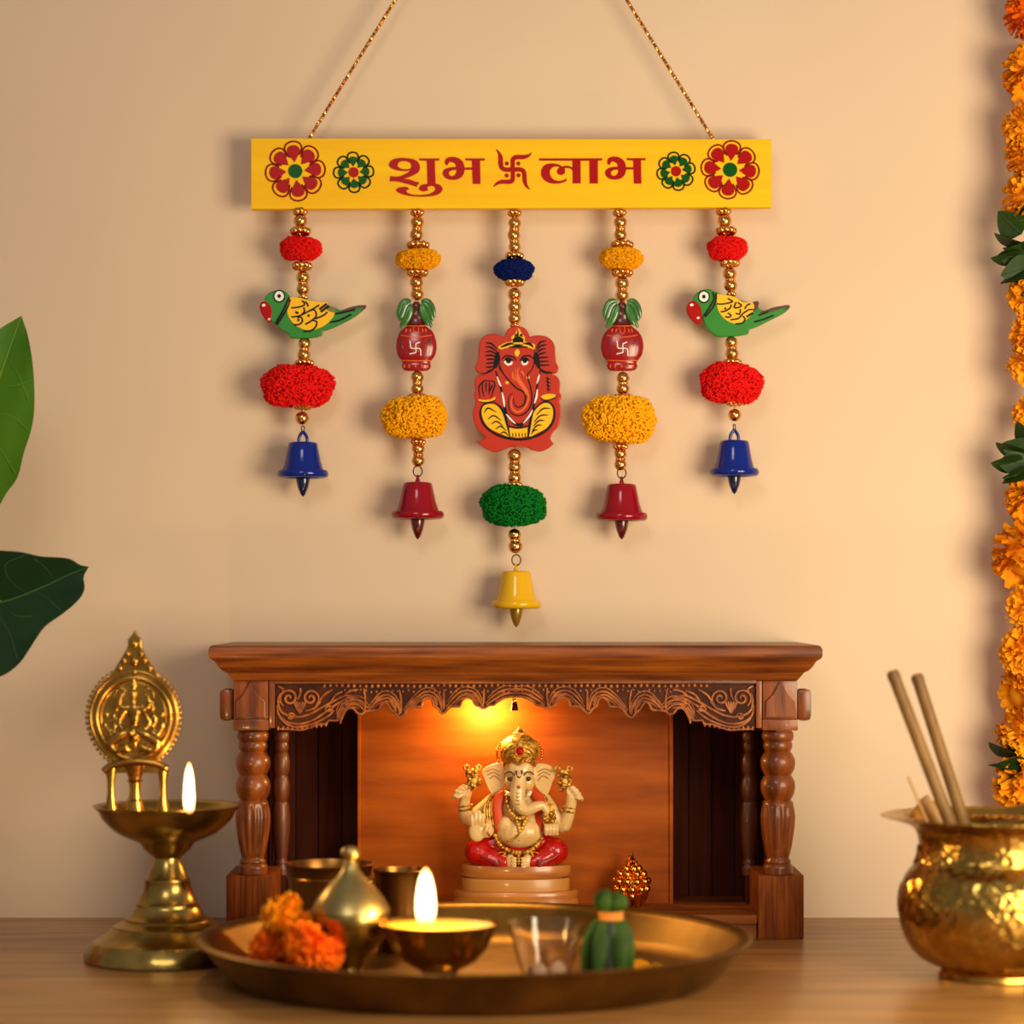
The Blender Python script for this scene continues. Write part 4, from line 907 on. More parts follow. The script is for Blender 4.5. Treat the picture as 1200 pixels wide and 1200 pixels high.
obj('oil', MB().lathe([(71*k, lz(954.5)), (.5*k, lz(954.4))], 48), mat('oil', rgb(150,90,20), .05, 0, col2=rgb(120,70,16)), lampo)
pl = bpy.data.objects.new('plaque', None); C.objects.link(pl); pl.parent = lampo; pl.empty_display_size = .01
def PL(px, py, dy=0): return Vector(((px-196)*k, dy*k, lz(py)))
cxp = 157; ov = []
def oval(s_, n=64): 
    o_ = []
    for i in range(n):
        a = 2*PI*i/n; c_, q = math.cos(a), math.sin(a)
        o_.append((cxp+c_*53*s_*(1-.06*max(0, -q)), 841-q*(57 if q > 0 else 59)*s_))
    return o_
out = [tuple(PL(*p).xz) for p in oval(1.0)]
obj('plaque_plate', MB().prism([out], -3*k, 4*k, 1.2*k), BRASS, pl)
fin = [(131,793),(136,782),(142,772),(147,764),(150,757),(150,750),(155,744),(158,738.5),(161,744),(166,750),(166,757),(169,764),(174,772),(181,783),(186,794)]
obj('plaque_crest', MB().prism([cr([tuple(PL(*p).xz) for p in fin], True, 3)], -3.4*k, 3.5*k, 1*k), BRASS, pl)
b = MB()
for x, y, r in ((158,755,5.5),(150,766,4),(166,766,4),(146,774,4),(158,775,6),(170,774,4),(141,783,4),(176,783,4),(158,787,3.5)): b.ball(PL(x, y, -4), (r*k, r*.8*k, r*k), 12, 8)
obj('crest_knobs', b, BRASS, pl, sharp=180)
b = MB(); n = 58
for i in range(n):
    a = 2*PI*i/n
    if .42*PI < a < .58*PI or 1.36*PI < a < 1.64*PI: continue
    c_, q = math.cos(a), math.sin(a); M = Matrix.Rotation(-a, 4, 'Y')
    x, y = cxp+c_*54.5*(1-.06*max(0, -q)), 841-q*(58.5 if q > 0 else 60); b.ball(PL(x, y, 0), (3.4*k, 3.4*k, 2.5*k), 10, 8, M)
obj('beaded_edge', b, BRASS, pl, sharp=180)
b = MB()
for s_, r in ((.82, 3.4), (.95, 1.8), (.72, 1.2)):
    pp = [PL(x, y, -3.4) for x, y in oval(s_)]; b.tube(pp+pp[:2], r*k, 8)
obj('plaque_ring', b, BRASS, pl, sharp=180)
# relief: seated figure with attendants on a lotus
b = MB()
def Q(u, v, dy=-3.5): return PL(90+u/6.86, 735+v/6.86, dy)
def E(u, v, rx, rz, ry=3.2, dy=-3.5): b.ball(Q(u, v, dy), (rx*k, ry*k, rz*k), 14, 10)
E(458,430,3.5,4.5); E(458,470,5,4); E(455,540,5,6.5,5); E(460,600,3,3); E(465,680,8,11,5); E(468,740,6,8,5); E(465,830,9,6,6)
for sg in (-1, 1):
    q = lambda u: 465+sg*u
    def lm(pts, rs): 
        pp = cr3([Q(q(a), c_, d) for a, c_, d in pts], 5); b.tube(pp, [r*k for r in lerp_list(rs, len(pp))], 8)
    lm([(40,640,-4),(85,690,-5),(120,770,-5),(75,830,-7)], [3.2,3,2.6,2.4]); lm([(40,640,-4),(110,640,-5),(115,580,-5),(100,545,-5)], [3,2.6,2.3,2.2])
    lm([(20,830,-5),(110,870,-7),(190,930,-6),(150,990,-6),(50,950,-7)], [5,6,6,4.5,3.5]); lm([(30,990,-5),(100,975,-7),(160,970,-5)], [2.5,3.8,2])
    lm([(190,860,-4),(225,800,-4),(235,760,-4)], [4,4,2.2]); E(q(145),650,3.6,5.5); E(q(145),600,2.6,3); E(q(160),745,4.5,8,3); E(q(225),700,4,4,3)
    lm([(215,820,-4),(165,830,-5),(150,790,-5)], [3,2.5,2]); lm([(60,510,-4),(110,490,-4),(150,520,-4),(160,570,-4)], [1.4,1.6,1.6,1.2])
    E(q(95),540,3,3)
E(465,900,6,12,5); E(440,845,4,4,5,-8); E(475,885,4,4,5,-8)
obj('deity_relief', melt(b, .0011, 2), BRASS, pl, sharp=180)
b = MB(); pp = cr3([PL(122,904,-6), PL(132,897,-6), PL(158,892,-6), PL(184,895,-6), PL(197,901,-6)], 6); b.tube(pp, [3.6*k]+[4.4*k]*(len(pp)-2)+[3.6*k], 10)
b.box(PL(124,0).x, PL(195,0).x, -3*k, 3*k, lz(906), lz(896), .8*k); obj('plaque_bar', b, BRASS, pl)
for x, w0 in ((130,5.5),(191,5.5)):
    sg = -1 if x < 150 else 1
    b = MB(); b.lathe([(w0*1.5*k, lz(960)),(w0*1.45*k, lz(948)),(w0*1.0*k, lz(940)),(w0*.75*k, lz(928)),(w0*.8*k, lz(916)),(w0*1.15*k, lz(904)),(w0*1.2*k, lz(898))], 18, (PL(x,0).x, 0, 0), .8); obj('plaque_leg', b, BRASS, pl)
b = MB(); b.lathe([(12*k, lz(962)),(11*k, lz(948)),(8*k, lz(938)),(6.5*k, lz(926)),(7*k, lz(914)),(9.5*k, lz(905)),(12.5*k, lz(897))], 24, (PL(158,0).x, 0, 0), .8)
for y in (908, 915, 938): b.lathe([(7*k, lz(y+2)), (10*k, lz(y)), (7*k, lz(y-2))], 20, (PL(158,0).x, 0, 0), .8)
obj('plaque_leg', b, BRASS, pl)
def flame(loc, h, r, name, label, power, mat_s=9):
    f = MB(); pr = [(.45,0),(.72,.03),(.93,.14),(1,.28),(.97,.45),(.85,.63),(.64,.80),(.38,.92),(.16,.98),(.01,1)]
    f.lathe([(a*r, z*h) for a, z in [(p.x, p.y) for p in map(Vector, cr(pr, False, 4))]], 24)
    o = obj(name, f, flame_mat('flame_'+name+str(power), h, mat_s), None, loc, sharp=180); o.visible_shadow = True
    tag(o, label, 'flame')
    return o
wx = (231-196)*k
b = MB(); b.tube(cr3([(wx-.012, -.040, lz(955)), (wx-.002, -.058, lz(950)), (wx, -.064, lz(946.5)), (wx, -.066, lz(944))], 5), .0016, 8)
obj('wick', b, WHITEP, lampo)
flame(FL.o+Vector((wx, -.066, lz(947))), 60*k*.975, 6.6*k, 'lamp_flame', 'tall white-yellow flame burning at the rim of the footed brass lamp', 1, 2.2)
light('lamp_flame_light', 'POINT', FL.o+Vector((wx, -.066, lz(947)+.028)), .30, (1,.58,.22), .006)

# ------------------------------------------------------------ brass plate and what stands in it
YP = -.48; kP = K(YP); XP = (555-600)*kP
thali = obj('brass_plate', MB().lathe([(r_, z_*(1.12 if z_ > .007 else 1)) for r_, z_ in [(.001,0),(.225,0),(.236,.002),(.246,.010),(.262,.029),(.266,.0335),(.272,.0355),(.2735,.0375),(.271,.0388),(.262,.0372),(.257,.033),(.243,.014),(.232,.0065),(.222,.0045),(.001,.0045)]], 128, cap=False), BRASSPLATE, None, (XP, YP, 0), sharp=50)
tag(thali, 'wide shallow brass plate with a raised rim at the front of the table', 'plate')
ZP = .0046
def stand(px, y): return Vector(((px-600)*K(y), y, ZP))
def zat(py, y): return CAM_Z-(py-HOR)*K(y)-ZP
# big brass cup, back left of the plate
y = -.372; k = K(y); o0 = stand(386, y)
cup = thing('brass_cup', 'wide brass cup at the back of the plate, half hidden by the lidded pot', 'cup', o0)
H = zat(1012, y)
obj('cup_body', MB().lathe([(.001,0),(36*k,0),(38*k,.003),(42*k,.02),(46*k,H*.5),(48*k,H*.85),(51*k,H-.002),(52.5*k,H),(51*k,H+.0006),(47*k,H*.9),(44*k,H*.5),(36*k,.006),(.001,.005)], 56, cap=False), BRASSDARK, cup)
obj('rim_band', MB().torus((0,0,H*.86), 48.6*k, .0011, Matrix.Rotation(PI/2, 4, 'X'), 48, 6), BRASSDARK, cup)
# small tumbler with handle ring
y = -.315; k = K(y); o0 = stand(470, y); H = zat(1019, y)
tum = thing('brass_tumbler', 'small brass tumbler with a curved handle behind the round clay-dark diya bowl', 'tumbler', o0)
tum['label'] = 'small brass tumbler with a side handle at the plate\'s back, left of the flame'
obj('tumbler_body', MB().lathe([(.001,0),(26*k,0),(27*k,.003),(29*k,H*.5),(31*k,H*.93),(33*k,H),(31.5*k,H+.0005),(28*k,H*.8),(25*k,.006),(.001,.005)], 48, cap=False), BRASSDARK, tum)
obj('handle', MB().tube(cr3([(-29*k,-.002,H*.82),(-36*k,-.004,H*.86),(-38*k,-.004,H*.62),(-34*k,-.004,H*.42),(-28*k,-.002,H*.38)], 6), 2.8*k, 10), BRASS, tum)
# lidded brass pot
y = -.548; k = K(y); o0 = stand(411, y); Z = lambda py: zat(py, y)
pot = thing('lidded_brass_pot', 'lidded brass pot with a ball knob standing in the plate beside the orange petals', 'pot', o0)
obj('pot_body', MB().lathe([(r*k, z) for r, z in ((1,0),(26,0),(27,.002),(19,.009),(15,.016),(19,.024),(30,.034),(40,.046),(44,.057),(45.5,Z(1072)),(44.5,Z(1069)),(1,Z(1067)))], 56, cap=False), BRASSOLD, pot)
obj('lid', MB().lathe([(r*k, Z(y_)) for r, y_ in ((42,1069),(46,1067.5),(44.5,1063),(39,1053),(32,1044),(24,1035),(16.5,1028),(11.5,1021),(8,1014.5),(7,1010),(1,1010))], 56), BRASSLID, pot)
obj('knob', MB().lathe([(r*k, Z(y_)) for r, y_ in ((9,1013),(6.5,1010),(6,1008),(9,1006),(11.5,1002),(11.5,998),(9,993.5),(4,991.5),(.5,991))], 28), BRASSLID, pot)
# diya with its flame
y = -.575; k = K(y); o0 = stand(515, y); Z = lambda py: zat(py, y)
diya = thing('brass_diya', 'round brass diya bowl of glowing oil in the middle of the plate', 'oil lamp', o0)
zr = Z(1082)
obj('bowl', MB().lathe([(r*k, z) for r, z in ((1,0),(30,0),(31,.002),(22,.008),(20,.014),(26,zr-.043),(44,zr-.035),(57,zr-.022),(66,zr-.006),(70,zr),(69,zr+.0008),(65,zr-.003),(56,zr-.014),(44,zr-.020),(1,zr-.022))], 64, cap=False), BRASS, diya)
obj('oil', MB().lathe([(67.0*k, zr-.0022), (.5*k, zr-.0021)], 48), mat('ghee', rgb(250,196,70), .35, 0, coat=.6, col2=rgb(240,170,50), vscale=30), diya)
fx = (499.5-515)*k
obj('wick', MB().tube(cr3([(fx+.004,.014,zr-.006),(fx+.001,-.008,zr-.004),(fx,-.015,zr),(fx,-.016,zr+.004)], 5), [.0030]*8+[.0018]*8, 8), mat('charred_wick', rgb(60,34,20), .9), diya)
flame(o0+Vector((fx, -.016, zr+.0012)), 66*k, 11.8*k, 'diya_flame', 'broad bright flame rising from the diya bowl in the plate', 2, 2.6)
light('diya_flame_light', 'POINT', o0+Vector((fx, -.016, zr+.026)), .8, (1,.60,.2), .009)
# marigold blossoms
def marigold_mesh(name, mats, seed, layers=(10,18,26,34,40,42,36)):
    """ruffled pompom flower of unit radius facing +z"""
    r_ = random.Random(seed); b = MB()
    v = MB().ball((0,0,0), 1, 18, 12); b.add([Vector(p)*.62 for p in v.v], v.f)
    for li, n_ in enumerate(layers):
        th = (li+.45)/len(layers)*2.4
        for j in range(n_):
            a = 2*PI*(j+r_.random()*.7)/n_; t = th+r_.uniform(-.13, .13)
            d = Vector((math.sin(t)*math.cos(a), math.sin(t)*math.sin(a), math.cos(t)))
            up = (Vector((0,0,1))-d*d.z); up = up.normalized() if up.length > .1 else Vector((1,0,0)); sd = d.cross(up)
            ln = r_.uniform(.92, 1.08); wd = r_.uniform(.085, .14); cu = r_.uniform(-.12, .16)
            tw = r_.uniform(-.5, .5); sd = (sd*math.cos(tw)+up*math.sin(tw)).normalized(); up2 = d.cross(sd)
            p0 = d*.52; p1 = d*.82*ln+up2*cu*.3; p2 = d*ln*.97+up2*(cu+.03)
            vs = [p0-sd*wd*.4, p0+sd*wd*.4, p1-sd*wd, p1+up2*.06, p1+sd*wd, p2-sd*wd*.8+up2*.06, p2-sd*wd*.25+d*.05, p2+sd*wd*.3-up2*.02+d*.05, p2+sd*wd*.8+up2*.05]
            b.add(vs, [(0,3,2),(0,1,3),(1,4,3),(2,3,6,5),(3,7,6),(3,4,8,7)])
    return b.mesh(name, mats, 180)
MG = [mat('marigold_orange', rgb(232,136,10), .8, col2=rgb(248,164,20), vscale=3, spec=.15), mat('marigold_deep', rgb(226,92,6), .8, col2=rgb(238,116,10), vscale=3, spec=.15), mat('marigold_bright', rgb(242,148,12), .8, col2=rgb(252,176,28), vscale=3, spec=.15)]
mgm = [marigold_mesh('marigold_petals', MG[0], 1), marigold_mesh('marigold_petals', MG[1], 2), marigold_mesh('marigold_petals', MG[2], 3), marigold_mesh('marigold_petals', MG[0], 4)]
y = -.585
for px, py, yy, r, mi, lb in ((316,1112,-.575,27,1,'orange marigold lying at the left of the heap in the plate'), (358,1106,-.60,28,1,'deep orange marigold at the front of the heap in the plate'), (382,1118,-.585,22,1,'small deep orange marigold at the heap\'s right end beside the lidded pot'), (328,1076,-.57,27,2,'bright orange marigold on top of the heap in the plate'), (352,1090,-.555,24,0,'orange marigold tucked in the middle of the heap in the plate'), (341,1060,-.565,15,2,'small yellow-orange marigold crowning the heap in the plate')):
    o = obj('marigold', mgm[mi], None, None, P(px, py, yy)); q = r*K(yy); o.scale = (q, q, q*.85); o.rotation_euler = (1.0+rnd.uniform(-.3,.3), rnd.uniform(-.3,.3), rnd.random()*6); tag(o, lb, 'flower')
# base to carry the heap: marigold lying underneath
o = obj('marigold', mgm[1], None, None, P(340, 1124, -.57)); o.scale = (.026,.026,.016); o.location.z = ZP+.014; tag(o, 'deep orange marigold underneath the heap in the plate', 'flower')
# fallen petals
pt_ = MB(); 
pm_ = MB().tube(cr3([(-.011,0,0),(-.004,0,.002),(.004,0,.0025),(.011,0,.0005)], 3), [.002,.004,.005,.0055,.006,.006,.006,.0055,.005,.003], 7, True, .25).mesh('petal', MG[2])
for i, (px, yy) in enumerate(((555,-.62),(575,-.60),(590,-.625),(566,-.645),(600,-.60),(445,-.63),(462,-.64),(610,-.63),(745,-.50),(760,-.52),(752,-.47),(770,-.49),(640,-.64),(735,-.53),(585,-.655))):
    o = obj('fallen_petal', pm_, None, None, stand(px, yy)+Vector((0,0,.004))); o.rotation_euler = (rnd.uniform(-.2,.2), rnd.uniform(-.2,.2), rnd.random()*6)
    tag(o, 'loose orange marigold petal lying on the plate, '+('right of the leaf bundle' if px > 700 else 'left of the flame bowl' if px < 500 else 'front of the glass bowl'), 'petal', 'loose marigold petals in the plate')
# glass bowl with folded sweets
y = -.56; k = K(y); o0 = stand(640, y)
GLASS = mat('clear_glass', (1,.98,.95,1), .03); GLASS.node_tree.nodes['Principled BSDF'].inputs['Transmission Weight'].default_value = 1; GLASS.node_tree.nodes['Principled BSDF'].inputs['IOR'].default_value = 1.45
gb = thing('glass_bowl', 'small clear glass bowl beside the green bundle in the plate', 'bowl', o0)
H = zat(1080, y)
obj('bowl', MB().lathe([(.001,0),(22*k,0),(24*k,.002),(34*k,H*.45),(44*k,H),(42.5*k,H),(32*k,H*.45),(22*k,.005),(.001,.0045)], 40, cap=False, fn=lambda a, z, i: 1+.035*abs(math.sin(a*6))*(i > 2)), GLASS, gb)
tq = [((-.008,-.006,0),.0095,'pale_sweet'),((.010,-.003,0),.010,'pale_sweet'),((0,.011,0),.0095,'brown_sweet'),((.002,-.001,.0135),.009,'brown_sweet')]
SW = {'pale_sweet': mat('pale_sweet', rgb(206,170,140), .5, bump=.3, bscale=120), 'brown_sweet': mat('brown_sweet', rgb(170,104,48), .5, bump=.3, bscale=120)}
for i, ((x, yy, z), r, m_) in enumerate(tq):
    b = MB(); v = MB().ball((0,0,0), r, 18, 12); b.add([Vector(p)*(1+.06*noise.noise(Vector(p)*160+Vector((i,0,0)))) for p in v.v], v.f)
    o = obj('sweet', b, SW[m_], None, o0+Vector((x, yy, .0052+r*.97+z)), sharp=180)
    tag(o, ('pale round sweet at the left in the clear glass bowl', 'pale round sweet at the right in the clear glass bowl', 'brown round sweet at the back of the clear glass bowl', 'brown round sweet on top of the others in the glass bowl')[i], 'sweet', 'round sweets in the glass bowl')
# green leaf bundle tied with thread
y = -.57; k = K(y); o0 = stand(716, y); Z = lambda py: zat(py, y)
LG = mat('leaf_green', rgb(34,60,10), .6, spec=.2, col2=rgb(62,88,18), vscale=30)
gbn = thing('leaf_bundle', 'green leaf bundle tied round with orange thread standing in the plate', 'leaves', o0)
obj('stalk_core', MB().lathe([(20*k,0),(22*k,.006),(17*k,Z(1090)),(11*k,Z(1078)),(8*k,Z(1068)),(12*k,Z(1060)),(6*k,Z(1048))], 24), mat('leaf_dark', rgb(26,44,12), .6), gbn)
zz = Z(1073)
for j in range(8):
    a = 2*PI*j/8-PI/2+PI/8+(.12 if j == 0 else -.12 if j == 7 else 0); c_, s_ = math.cos(a), math.sin(a)
    w_ = rnd.uniform(.78, 1.2); pts = [(c_*6*k, s_*6*k, zz), (c_*15*k*w_, s_*15*k, zz-.012), (c_*23*k*w_, s_*23*k, zz-.028), (c_*29*k*w_, s_*29*k, .003+rnd.uniform(0,.012))]
    obj('leaf', MB().tube(cr3(pts, 5), [q*k for q in lerp_list([3,9,10.5,9,2], 16)], 8, True, .22), LG, gbn)
for j in range(6):
    a = 2*PI*j/6; c_, s_ = math.cos(a), math.sin(a)
    q1 = rnd.uniform(-3, 5); pts = [(c_*4*k, s_*4*k, zz+.002), (c_*11*k, s_*12*k, Z(1062)), (c_*12.5*k, s_*13*k, Z(1050+q1)), (c_*5*k, s_*4*k, Z(1042+q1))]
    obj('leaf_tip', MB().tube(cr3(pts, 5), [q*k for q in lerp_list([3,7,8,6,2], 16)], 8, True, .3), LG, gbn)
b = MB()
for q in range(3): b.torus((0,0,zz+(q-1)*3*k), (12+abs(q-1))*k, 2.2*k, Matrix.Rotation(PI/2, 4, 'X'), 24, 8)
obj('thread', b, mat('orange_thread', rgb(226,140,50), .8), gbn)

# ------------------------------------------------------------ hammered brass pot, right
YQ = -.47; k = K(YQ); o0 = Vector(((1168-600)*k, YQ, 0)); base = HOR+CAM_Z/k
hp = thing('hammered_brass_pot', 'wide-mouthed hammered brass pot with a flared rim, at the right edge', 'pot', o0)
q = lambda L: [(r*k, (base-y_)*k) for r, y_ in L]
def wav(a, z, i): return 1
pr = [(p.x, p.y) for p in map(Vector, cr([(72,1131),(90,1122),(103,1107),(111,1088),(114.5,1066),(112.5,1044),(106,1026),(97,1014),(92,1005),(90.5,990),(92,979),(97,970),(108,964.5),(122,960),(135,956.5),(133.8,955.4),(121,958.6),(107,963.2),(95.5,970),(89.5,982),(88,1003),(94,1012),(103,1026),(109,1044),(111,1066),(107,1088),(98,1107),(70,1126),(1,1128)], False, 3))]
obj('pot_body', MB().lathe(q(pr), 96, cap=False), BRASSHAM, hp, sharp=60)
obj('foot_ring', MB().lathe(q([(1,1144.8),(66,1144.8),(68,1143),(67,1137),(63,1133.5),(68,1131.5),(72,1129.5),(1,1129)]), 64, cap=False), BRASS, hp)
# raised lip curling up at the back of the mouth
b = MB(); n = 40; v = []; f = []
for i in range(n+1):
    a = PI*.12+PI*.76*i/n; h = (14*math.exp(-((i/n-.16)/.14)**2)+16*math.exp(-((i/n-.84)/.14)**2)+7)*k*math.sin(PI*min(1, max(0, i/n)))**.35
    for r, z in ((96*k, 0), (100*k, h*.7), (104*k, h), (102.5*k, h+.0006), (98*k, h*.7), (94*k, 0)): v.append((r*math.cos(a), r*math.sin(a), (base-962)*k+z))
for i in range(n):
    for j in range(5): f.append((i*6+j, i*6+j+1, (i+1)*6+j+1, (i+1)*6+j))
b.add(v, f); obj('raised_lip', b, BRASS, hp)
# engraved scrolls round the shoulder
b = MB()
def body_r(py):
    for (r0, y0), (r1, y1) in zip(pr, pr[1:]):
        if y0 >= py >= y1: return r0+(r1-r0)*(y0-py)/max(1e-6, y0-y1)
    return 100
for j in range(9):
    a0 = 2*PI*j/9+.25; pts = []
    for t in range(22):
        s_ = t/21; an = s_*PI*2.3; rad = 17*(1-s_*.75); da = rad*math.cos(an)/100; py = 1000-rad*math.sin(an)*.9+4
        R_ = body_r(py)+.4; pts.append(Vector((R_*k*math.cos(a0+da), R_*k*math.sin(a0+da), (base-py)*k)))
    b.tube(pts, 1.5*k, 6, True, .6)
    pts = []
    for t in range(14):
        s_ = t/13; da = -.33+s_*.62; py = 1052-16*math.sin(s_*PI*2)
        R_ = body_r(py)+.3; pts.append(Vector((R_*k*math.cos(a0+da), R_*k*math.sin(a0+da), (base-py)*k)))
    b.tube(pts, 1.4*k, 6, True, .6)
obj('scroll_relief', b, BRASSHAM, hp)
BAM = mat('bamboo_brown', rgb(134,98,50), .5, spec=.3, col2=rgb(100,70,34), vscale=16, stretch=(4,4,1), bump=.1)
def stick(name, label, px0, py0, px1, py1, r, dy0=0, dy1=0, hollow=True, m=BAM, rr=1.15, cat='stick'):
    a = P(px0, py0, YQ+dy0); t = P(px1, py1, YQ+dy1); e = a+(t-a)*rr
    th = thing(name, label, cat, a)
    d = e-a; b = MB(); b.tube([Vector((0,0,0)), d*.01, d*.5, d*.97, d], [r*k*.93, r*k, r*k*1.05, r*k*1.12, r*k*1.05], 18)
    obj('shaft', b, m, th)
    if hollow:
        dn = d.normalized(); b = MB(); b.tube([-dn*.0012, -dn*.0002], [r*k*.62, r*k*.66], 16); obj('end_plug', b, GOLDP, th)
        b = MB(); b.tube([d*.965, d*.975], [r*k*1.2, r*k*1.2], 16); b.tube([d*.012, d*.03], [r*k*1.08, r*k*1.08], 16); obj('end_band', b, m, th)
    return th
stick('bamboo_stick', 'thick brown stick leaning out of the brass pot, the left and taller one', 1045.5, 787, 1110, 956, 7.2, -.012, -.014, rr=1.7)
stick('bamboo_stick', 'thick brown stick leaning out of the brass pot, right beside the taller one', 1074, 791, 1127, 956, 7.2, .012, .016, rr=1.7)
PALE = mat('pale_stick', rgb(190,140,80), .6)
stick('thin_stick', 'thin pale stick in the brass pot, left of the thick ones', 1064, 910, 1080, 948, 1.6, 0, .0, False, PALE, 2.4)
stick('flat_stick', 'short blunt tan stick in the brass pot with a dark cap', 1082, 935, 1100, 962, 7, .02, .02, False, PALE, 2.2)

# ------------------------------------------------------------ marigold garland, right edge
YG = -.062; kG = K(YG)
gar = thing('marigold_garland', 'long hanging garland of orange marigolds and green leaves at the right edge of the wall', 'garland', P(1206, 470, YG))
G = Fr(1206, 470, YG)
fl = [(-46,34,0),(18,30,1),(87,38,0),(150,32,2),(183,28,0),(234,34,2),(346,29,0),(392,26,0),(428,34,2),(486,27,0),(586,32,0),(650,46,0),(712,29,2),(764,33,0),(812,36,0),(862,38,2),(920,40,0),(975,38,0)]
for i, (py, r, mi) in enumerate(fl):
    left = {87:1174,150:1174,234:1172.5,346:1180,392:1183,428:1180,486:1187,586:1177,650:1161,712:1178,764:1171,812:1169,862:1166,920:1164}.get(py, 1176)
    px = left+r; o = obj('marigold', mgm[(0,3)[i%2] if mi == 0 else (1 if mi == 1 else 2)], None, gar, G(px, py, 0)); q_ = r*kG*.97
    o.scale = (q_, min(q_, .045), q_); o.rotation_euler = (.9+rnd.uniform(-.5,.5), rnd.uniform(-.5,.5), rnd.random()*6)
LG2 = mat('garland_leaf', rgb(26,48,10), .5, spec=.25, col2=rgb(40,66,16), vscale=40)
def leafmesh(name, m, L, W, bend=.2, nu=12, nv=6, fold=.15):
    """leaf blade along +x with a midrib, real thickness"""
    b = MB(); v = []; f = []
    for s_ in (0, 1):
        for i in range(nu+1):
            t = i/nu; wd = W*(math.sin(PI*min(1, t**.8*1.0))**.75 if 0 < t < 1 else .02)*(1-.25*t)
            for j in range(nv+1):
                u = j/nv*2-1; v.append((t*L, u*wd, -bend*L*t*t+abs(u)*wd*fold*3*.3-s_*.0005))
    n1 = (nu+1)*(nv+1)
    for s_ in (0, 1):
        for i in range(nu):
            for j in range(nv): a = s_*n1+i*(nv+1)+j; f.append((a, a+1, a+nv+2, a+nv+1))
    b.add(v, f); b.tube([(t/8*L, 0, -bend*L*(t/8)**2+.0003) for t in range(9)], [.0009]*8+[.0003], 6)
    return b.mesh(name, m, 60)
glm = leafmesh('leaf', LG2, .037, .019)
for px, py, ang, tilt in ((1198,288,3.0,.2),(1196,298,3.5,.4),(1200,315,3.9,.1),(1196,275,2.5,.6),(1200,532,3.0,.3),(1197,540,3.4,.5),(1202,548,3.9,.1),(1190,885,2.9,.3),(1192,893,3.4,.1),(1195,900,3.9,.4),(1212,290,.3,.3),(1214,540,.2,.4),(1207,280,3.7,.3),(1206,302,3.2,.7),(1210,318,4.4,.4),(1208,270,2.2,.2),(1212,306,2.8,.5),(1208,312,3.5,.9),(1212,525,2.4,.3),(1208,535,2.8,.8),(1209,550,3.6,.5),(1211,556,4.3,.3),(1206,543,3.15,1.0),(1206,897,3.2,.6),(1204,886,2.5,.3)):
    o = obj('leaf', glm, None, gar, G(px, py, -.006)); d = Vector((math.cos(ang), -.25, math.sin(ang)))
    o.rotation_mode = 'QUATERNION'; o.rotation_quaternion = d.to_track_quat('X', 'Y') @ Quaternion((1,0,0), tilt*2+1.2)
obj('garland_string', MB().tube([G(1206, y_, .002) for y_ in (-90, 400, 985)], .0012, 6), LG2, gar)

# ------------------------------------------------------------ leafy plant, left edge
YPL = -.25; FPt = Fr(330, 1150, YPL); kp = K(YPL); 
root = Vector((-.80, YPL, 0))
plant = thing('potted_plant', 'potted plant whose two big green leaves reach in at the left edge', 'plant', root)
def LP(px, py, dy=0): return P(px, py, YPL+dy)-root
PG1 = mat('leaf_bright', rgb(72,116,10), .5, spec=.2, col2=rgb(54,98,8), vscale=8, sub=.15, subc=(.004,.008,.001))
PG2 = mat('leaf_deep', rgb(10,38,12), .5, spec=.15, col2=rgb(16,48,14), vscale=8)
VG1 = mat('leaf_vein_bright', rgb(96,138,30), .5); VG2 = mat('leaf_vein_deep', rgb(46,84,26), .5)
def bigleaf(outl, rib, veins, m, vm, label, dyf):
    L_ = cr(outl, True, 4); b = MB()
    # outline in pixels, dished about the midrib; built as fan strips between edge and rib
    def nearest(p):
        best = None
        for a, c_ in zip(rib, rib[1:]):
            a2, c2 = Vector(a), Vector(c_); t = max(0, min(1, (Vector(p)-a2).dot(c2-a2)/(c2-a2).length_squared)); qv = a2+(c2-a2)*t; d = (Vector(p)-qv).length
            if best is None or d < best[0]: best = (d, qv)
        return best
    rows = 6; v = []; f = []; n_ = len(L_)
    for side in (0, 1):
        for p in L_:
            d, qv = nearest(p)
            for r_ in range(rows+1):
                t = r_/rows; pp = Vector(p)*(t)+qv*(1-t); dd = d*t
                v.append(LP(pp.x, pp.y, dyf(pp.x, pp.y)-dd*.00022+.004*math.sin(dd*.18)*t*.3)+Vector((0, side*.0007, 0)))
    m1 = n_*(rows+1)
    for side in (0, 1):
        for i in range(n_):
            j = (i+1) % n_
            for r_ in range(rows): a = side*m1+i*(rows+1)+r_; c_ = side*m1+j*(rows+1)+r_; f.append((a, a+1, c_+1, c_))
    b.add(v, f); lf = obj('leaf', b, m, plant, sharp=70, label=label)
    b = MB()
    for w_, ln in [(1.2, rib)]+[(.42, q_) for q_ in veins]:
        pp = cr(ln, False, 5); b.tube([LP(x, y_, dyf(x, y_)-.0004-nearest((x, y_))[0]*.00022) for x, y_ in pp], [kp*q_ for q_ in lerp_list([w_*.5, w_, w_*1.4], len(pp))], 6)
    obj('vein', b, vm, lf)
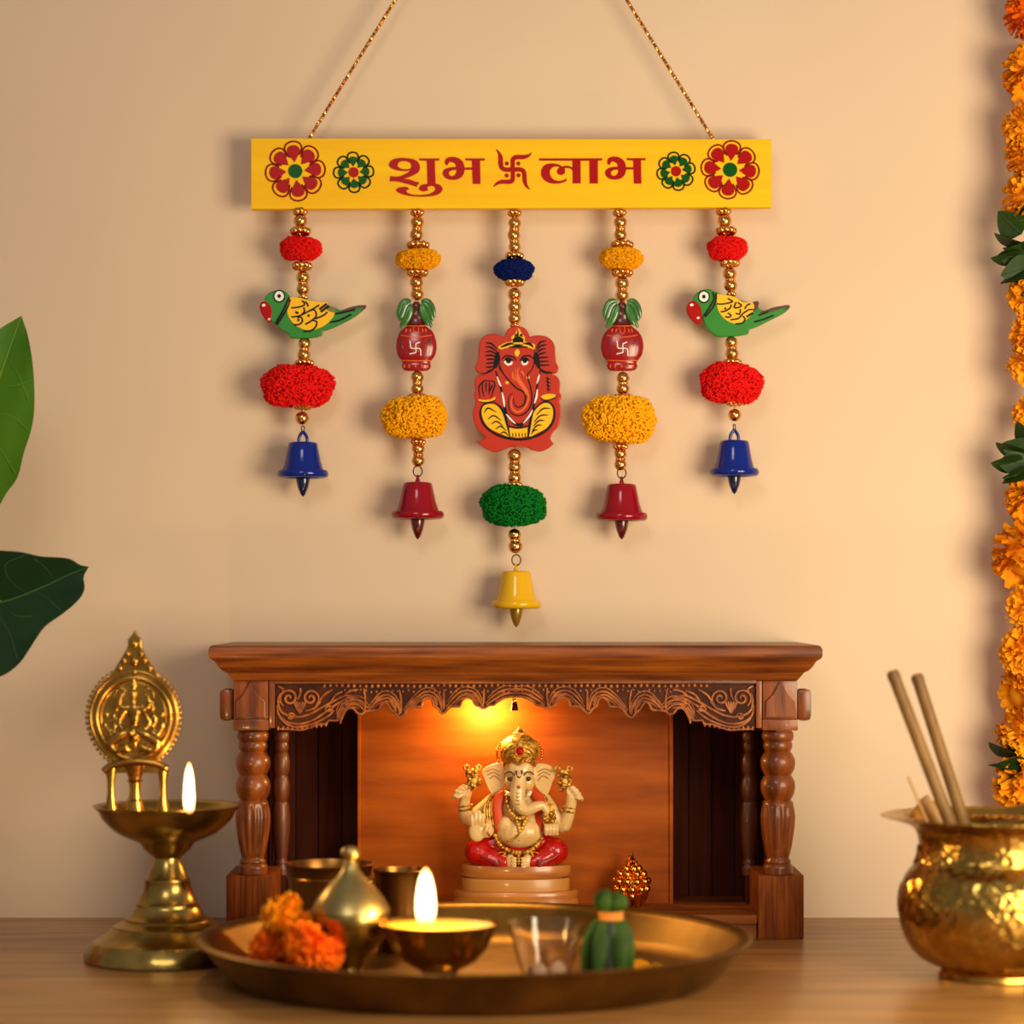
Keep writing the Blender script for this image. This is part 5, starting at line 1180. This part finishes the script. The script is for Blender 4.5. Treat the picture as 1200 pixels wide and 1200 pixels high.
bigleaf([(25,370,1),(33,395),(39,435),(40,480),(36,505),(28,530),(20,560),(8,577),(-5,598),(-35,625),(-62,640,1),(-95,600),(-110,540),(-98,480),(-60,425),(-5,388)],
        [(25,370),(14,400),(0,440),(-25,520),(-62,640)], [[(8,418),(22,440),(34,470)],[(-3,450),(15,452),(37,446)],[(-14,490),(8,485),(34,505)],[(-28,532),(-5,522),(18,555)],[(-20,500),(-50,480),(-92,500)],[(-5,455),(-30,440),(-60,440)]], PG1, VG1, 'bright green upper leaf', lambda x, y_: .02+(x-25)*.0001)
bigleaf([(104,664,1),(94,662),(82,655),(66,653),(48,652),(25,647),(0,645),(-50,640),(-100,648),(-140,690,1),(-130,740),(-90,785),(-45,800),(0,793),(22,778),(38,755),(52,735),(75,718),(92,703),(99,690),(98,676)],
        [(104,664),(75,676),(50,688),(0,706),(-70,712),(-140,690)], [[(64,681),(52,664),(40,655)],[(30,695),(12,680),(6,662),(30,650)],[(40,692),(60,705),(72,716)],[(0,706),(20,722),(38,722)],[(-10,708),(10,740),(20,772)],[(-50,712),(-40,750),(-30,790)],[(-40,712),(-30,680),(-20,650)]], PG2, VG2, 'dark green lower leaf', lambda x, y_: -.03+(x-100)*.0001)
ST = mat('stem_green', rgb(50,80,30), .6)
soil_z = .13
obj('stem', MB().tube(cr3([(0,0,soil_z-.02),(.005,0,.25),(-.01,0,.42),(.0,0,.55)], 8), [.008]*20+[.006]*5, 10), ST, plant)
obj('stem', MB().tube(cr3([Vector((.0,0,.34)), Vector((.05,0,.40)), LP(-110,672,-.05), LP(-140,690,-.054)], 8), .003, 8), ST, plant)
obj('stem', MB().tube(cr3([Vector((.0,0,.42)), Vector((.03,0,.44)), LP(-90,660,.006), LP(-62,640,.011)], 8), .003, 8), ST, plant)
obj('plant_pot', MB().lathe([(.001,0),(.065,0),(.07,.004),(.088,.12),(.095,.122),(.097,.145),(.09,.146),(.085,.13),(.001,.13)], 48, cap=False), mat('terracotta', rgb(150,78,46), .8, bump=.1), plant)
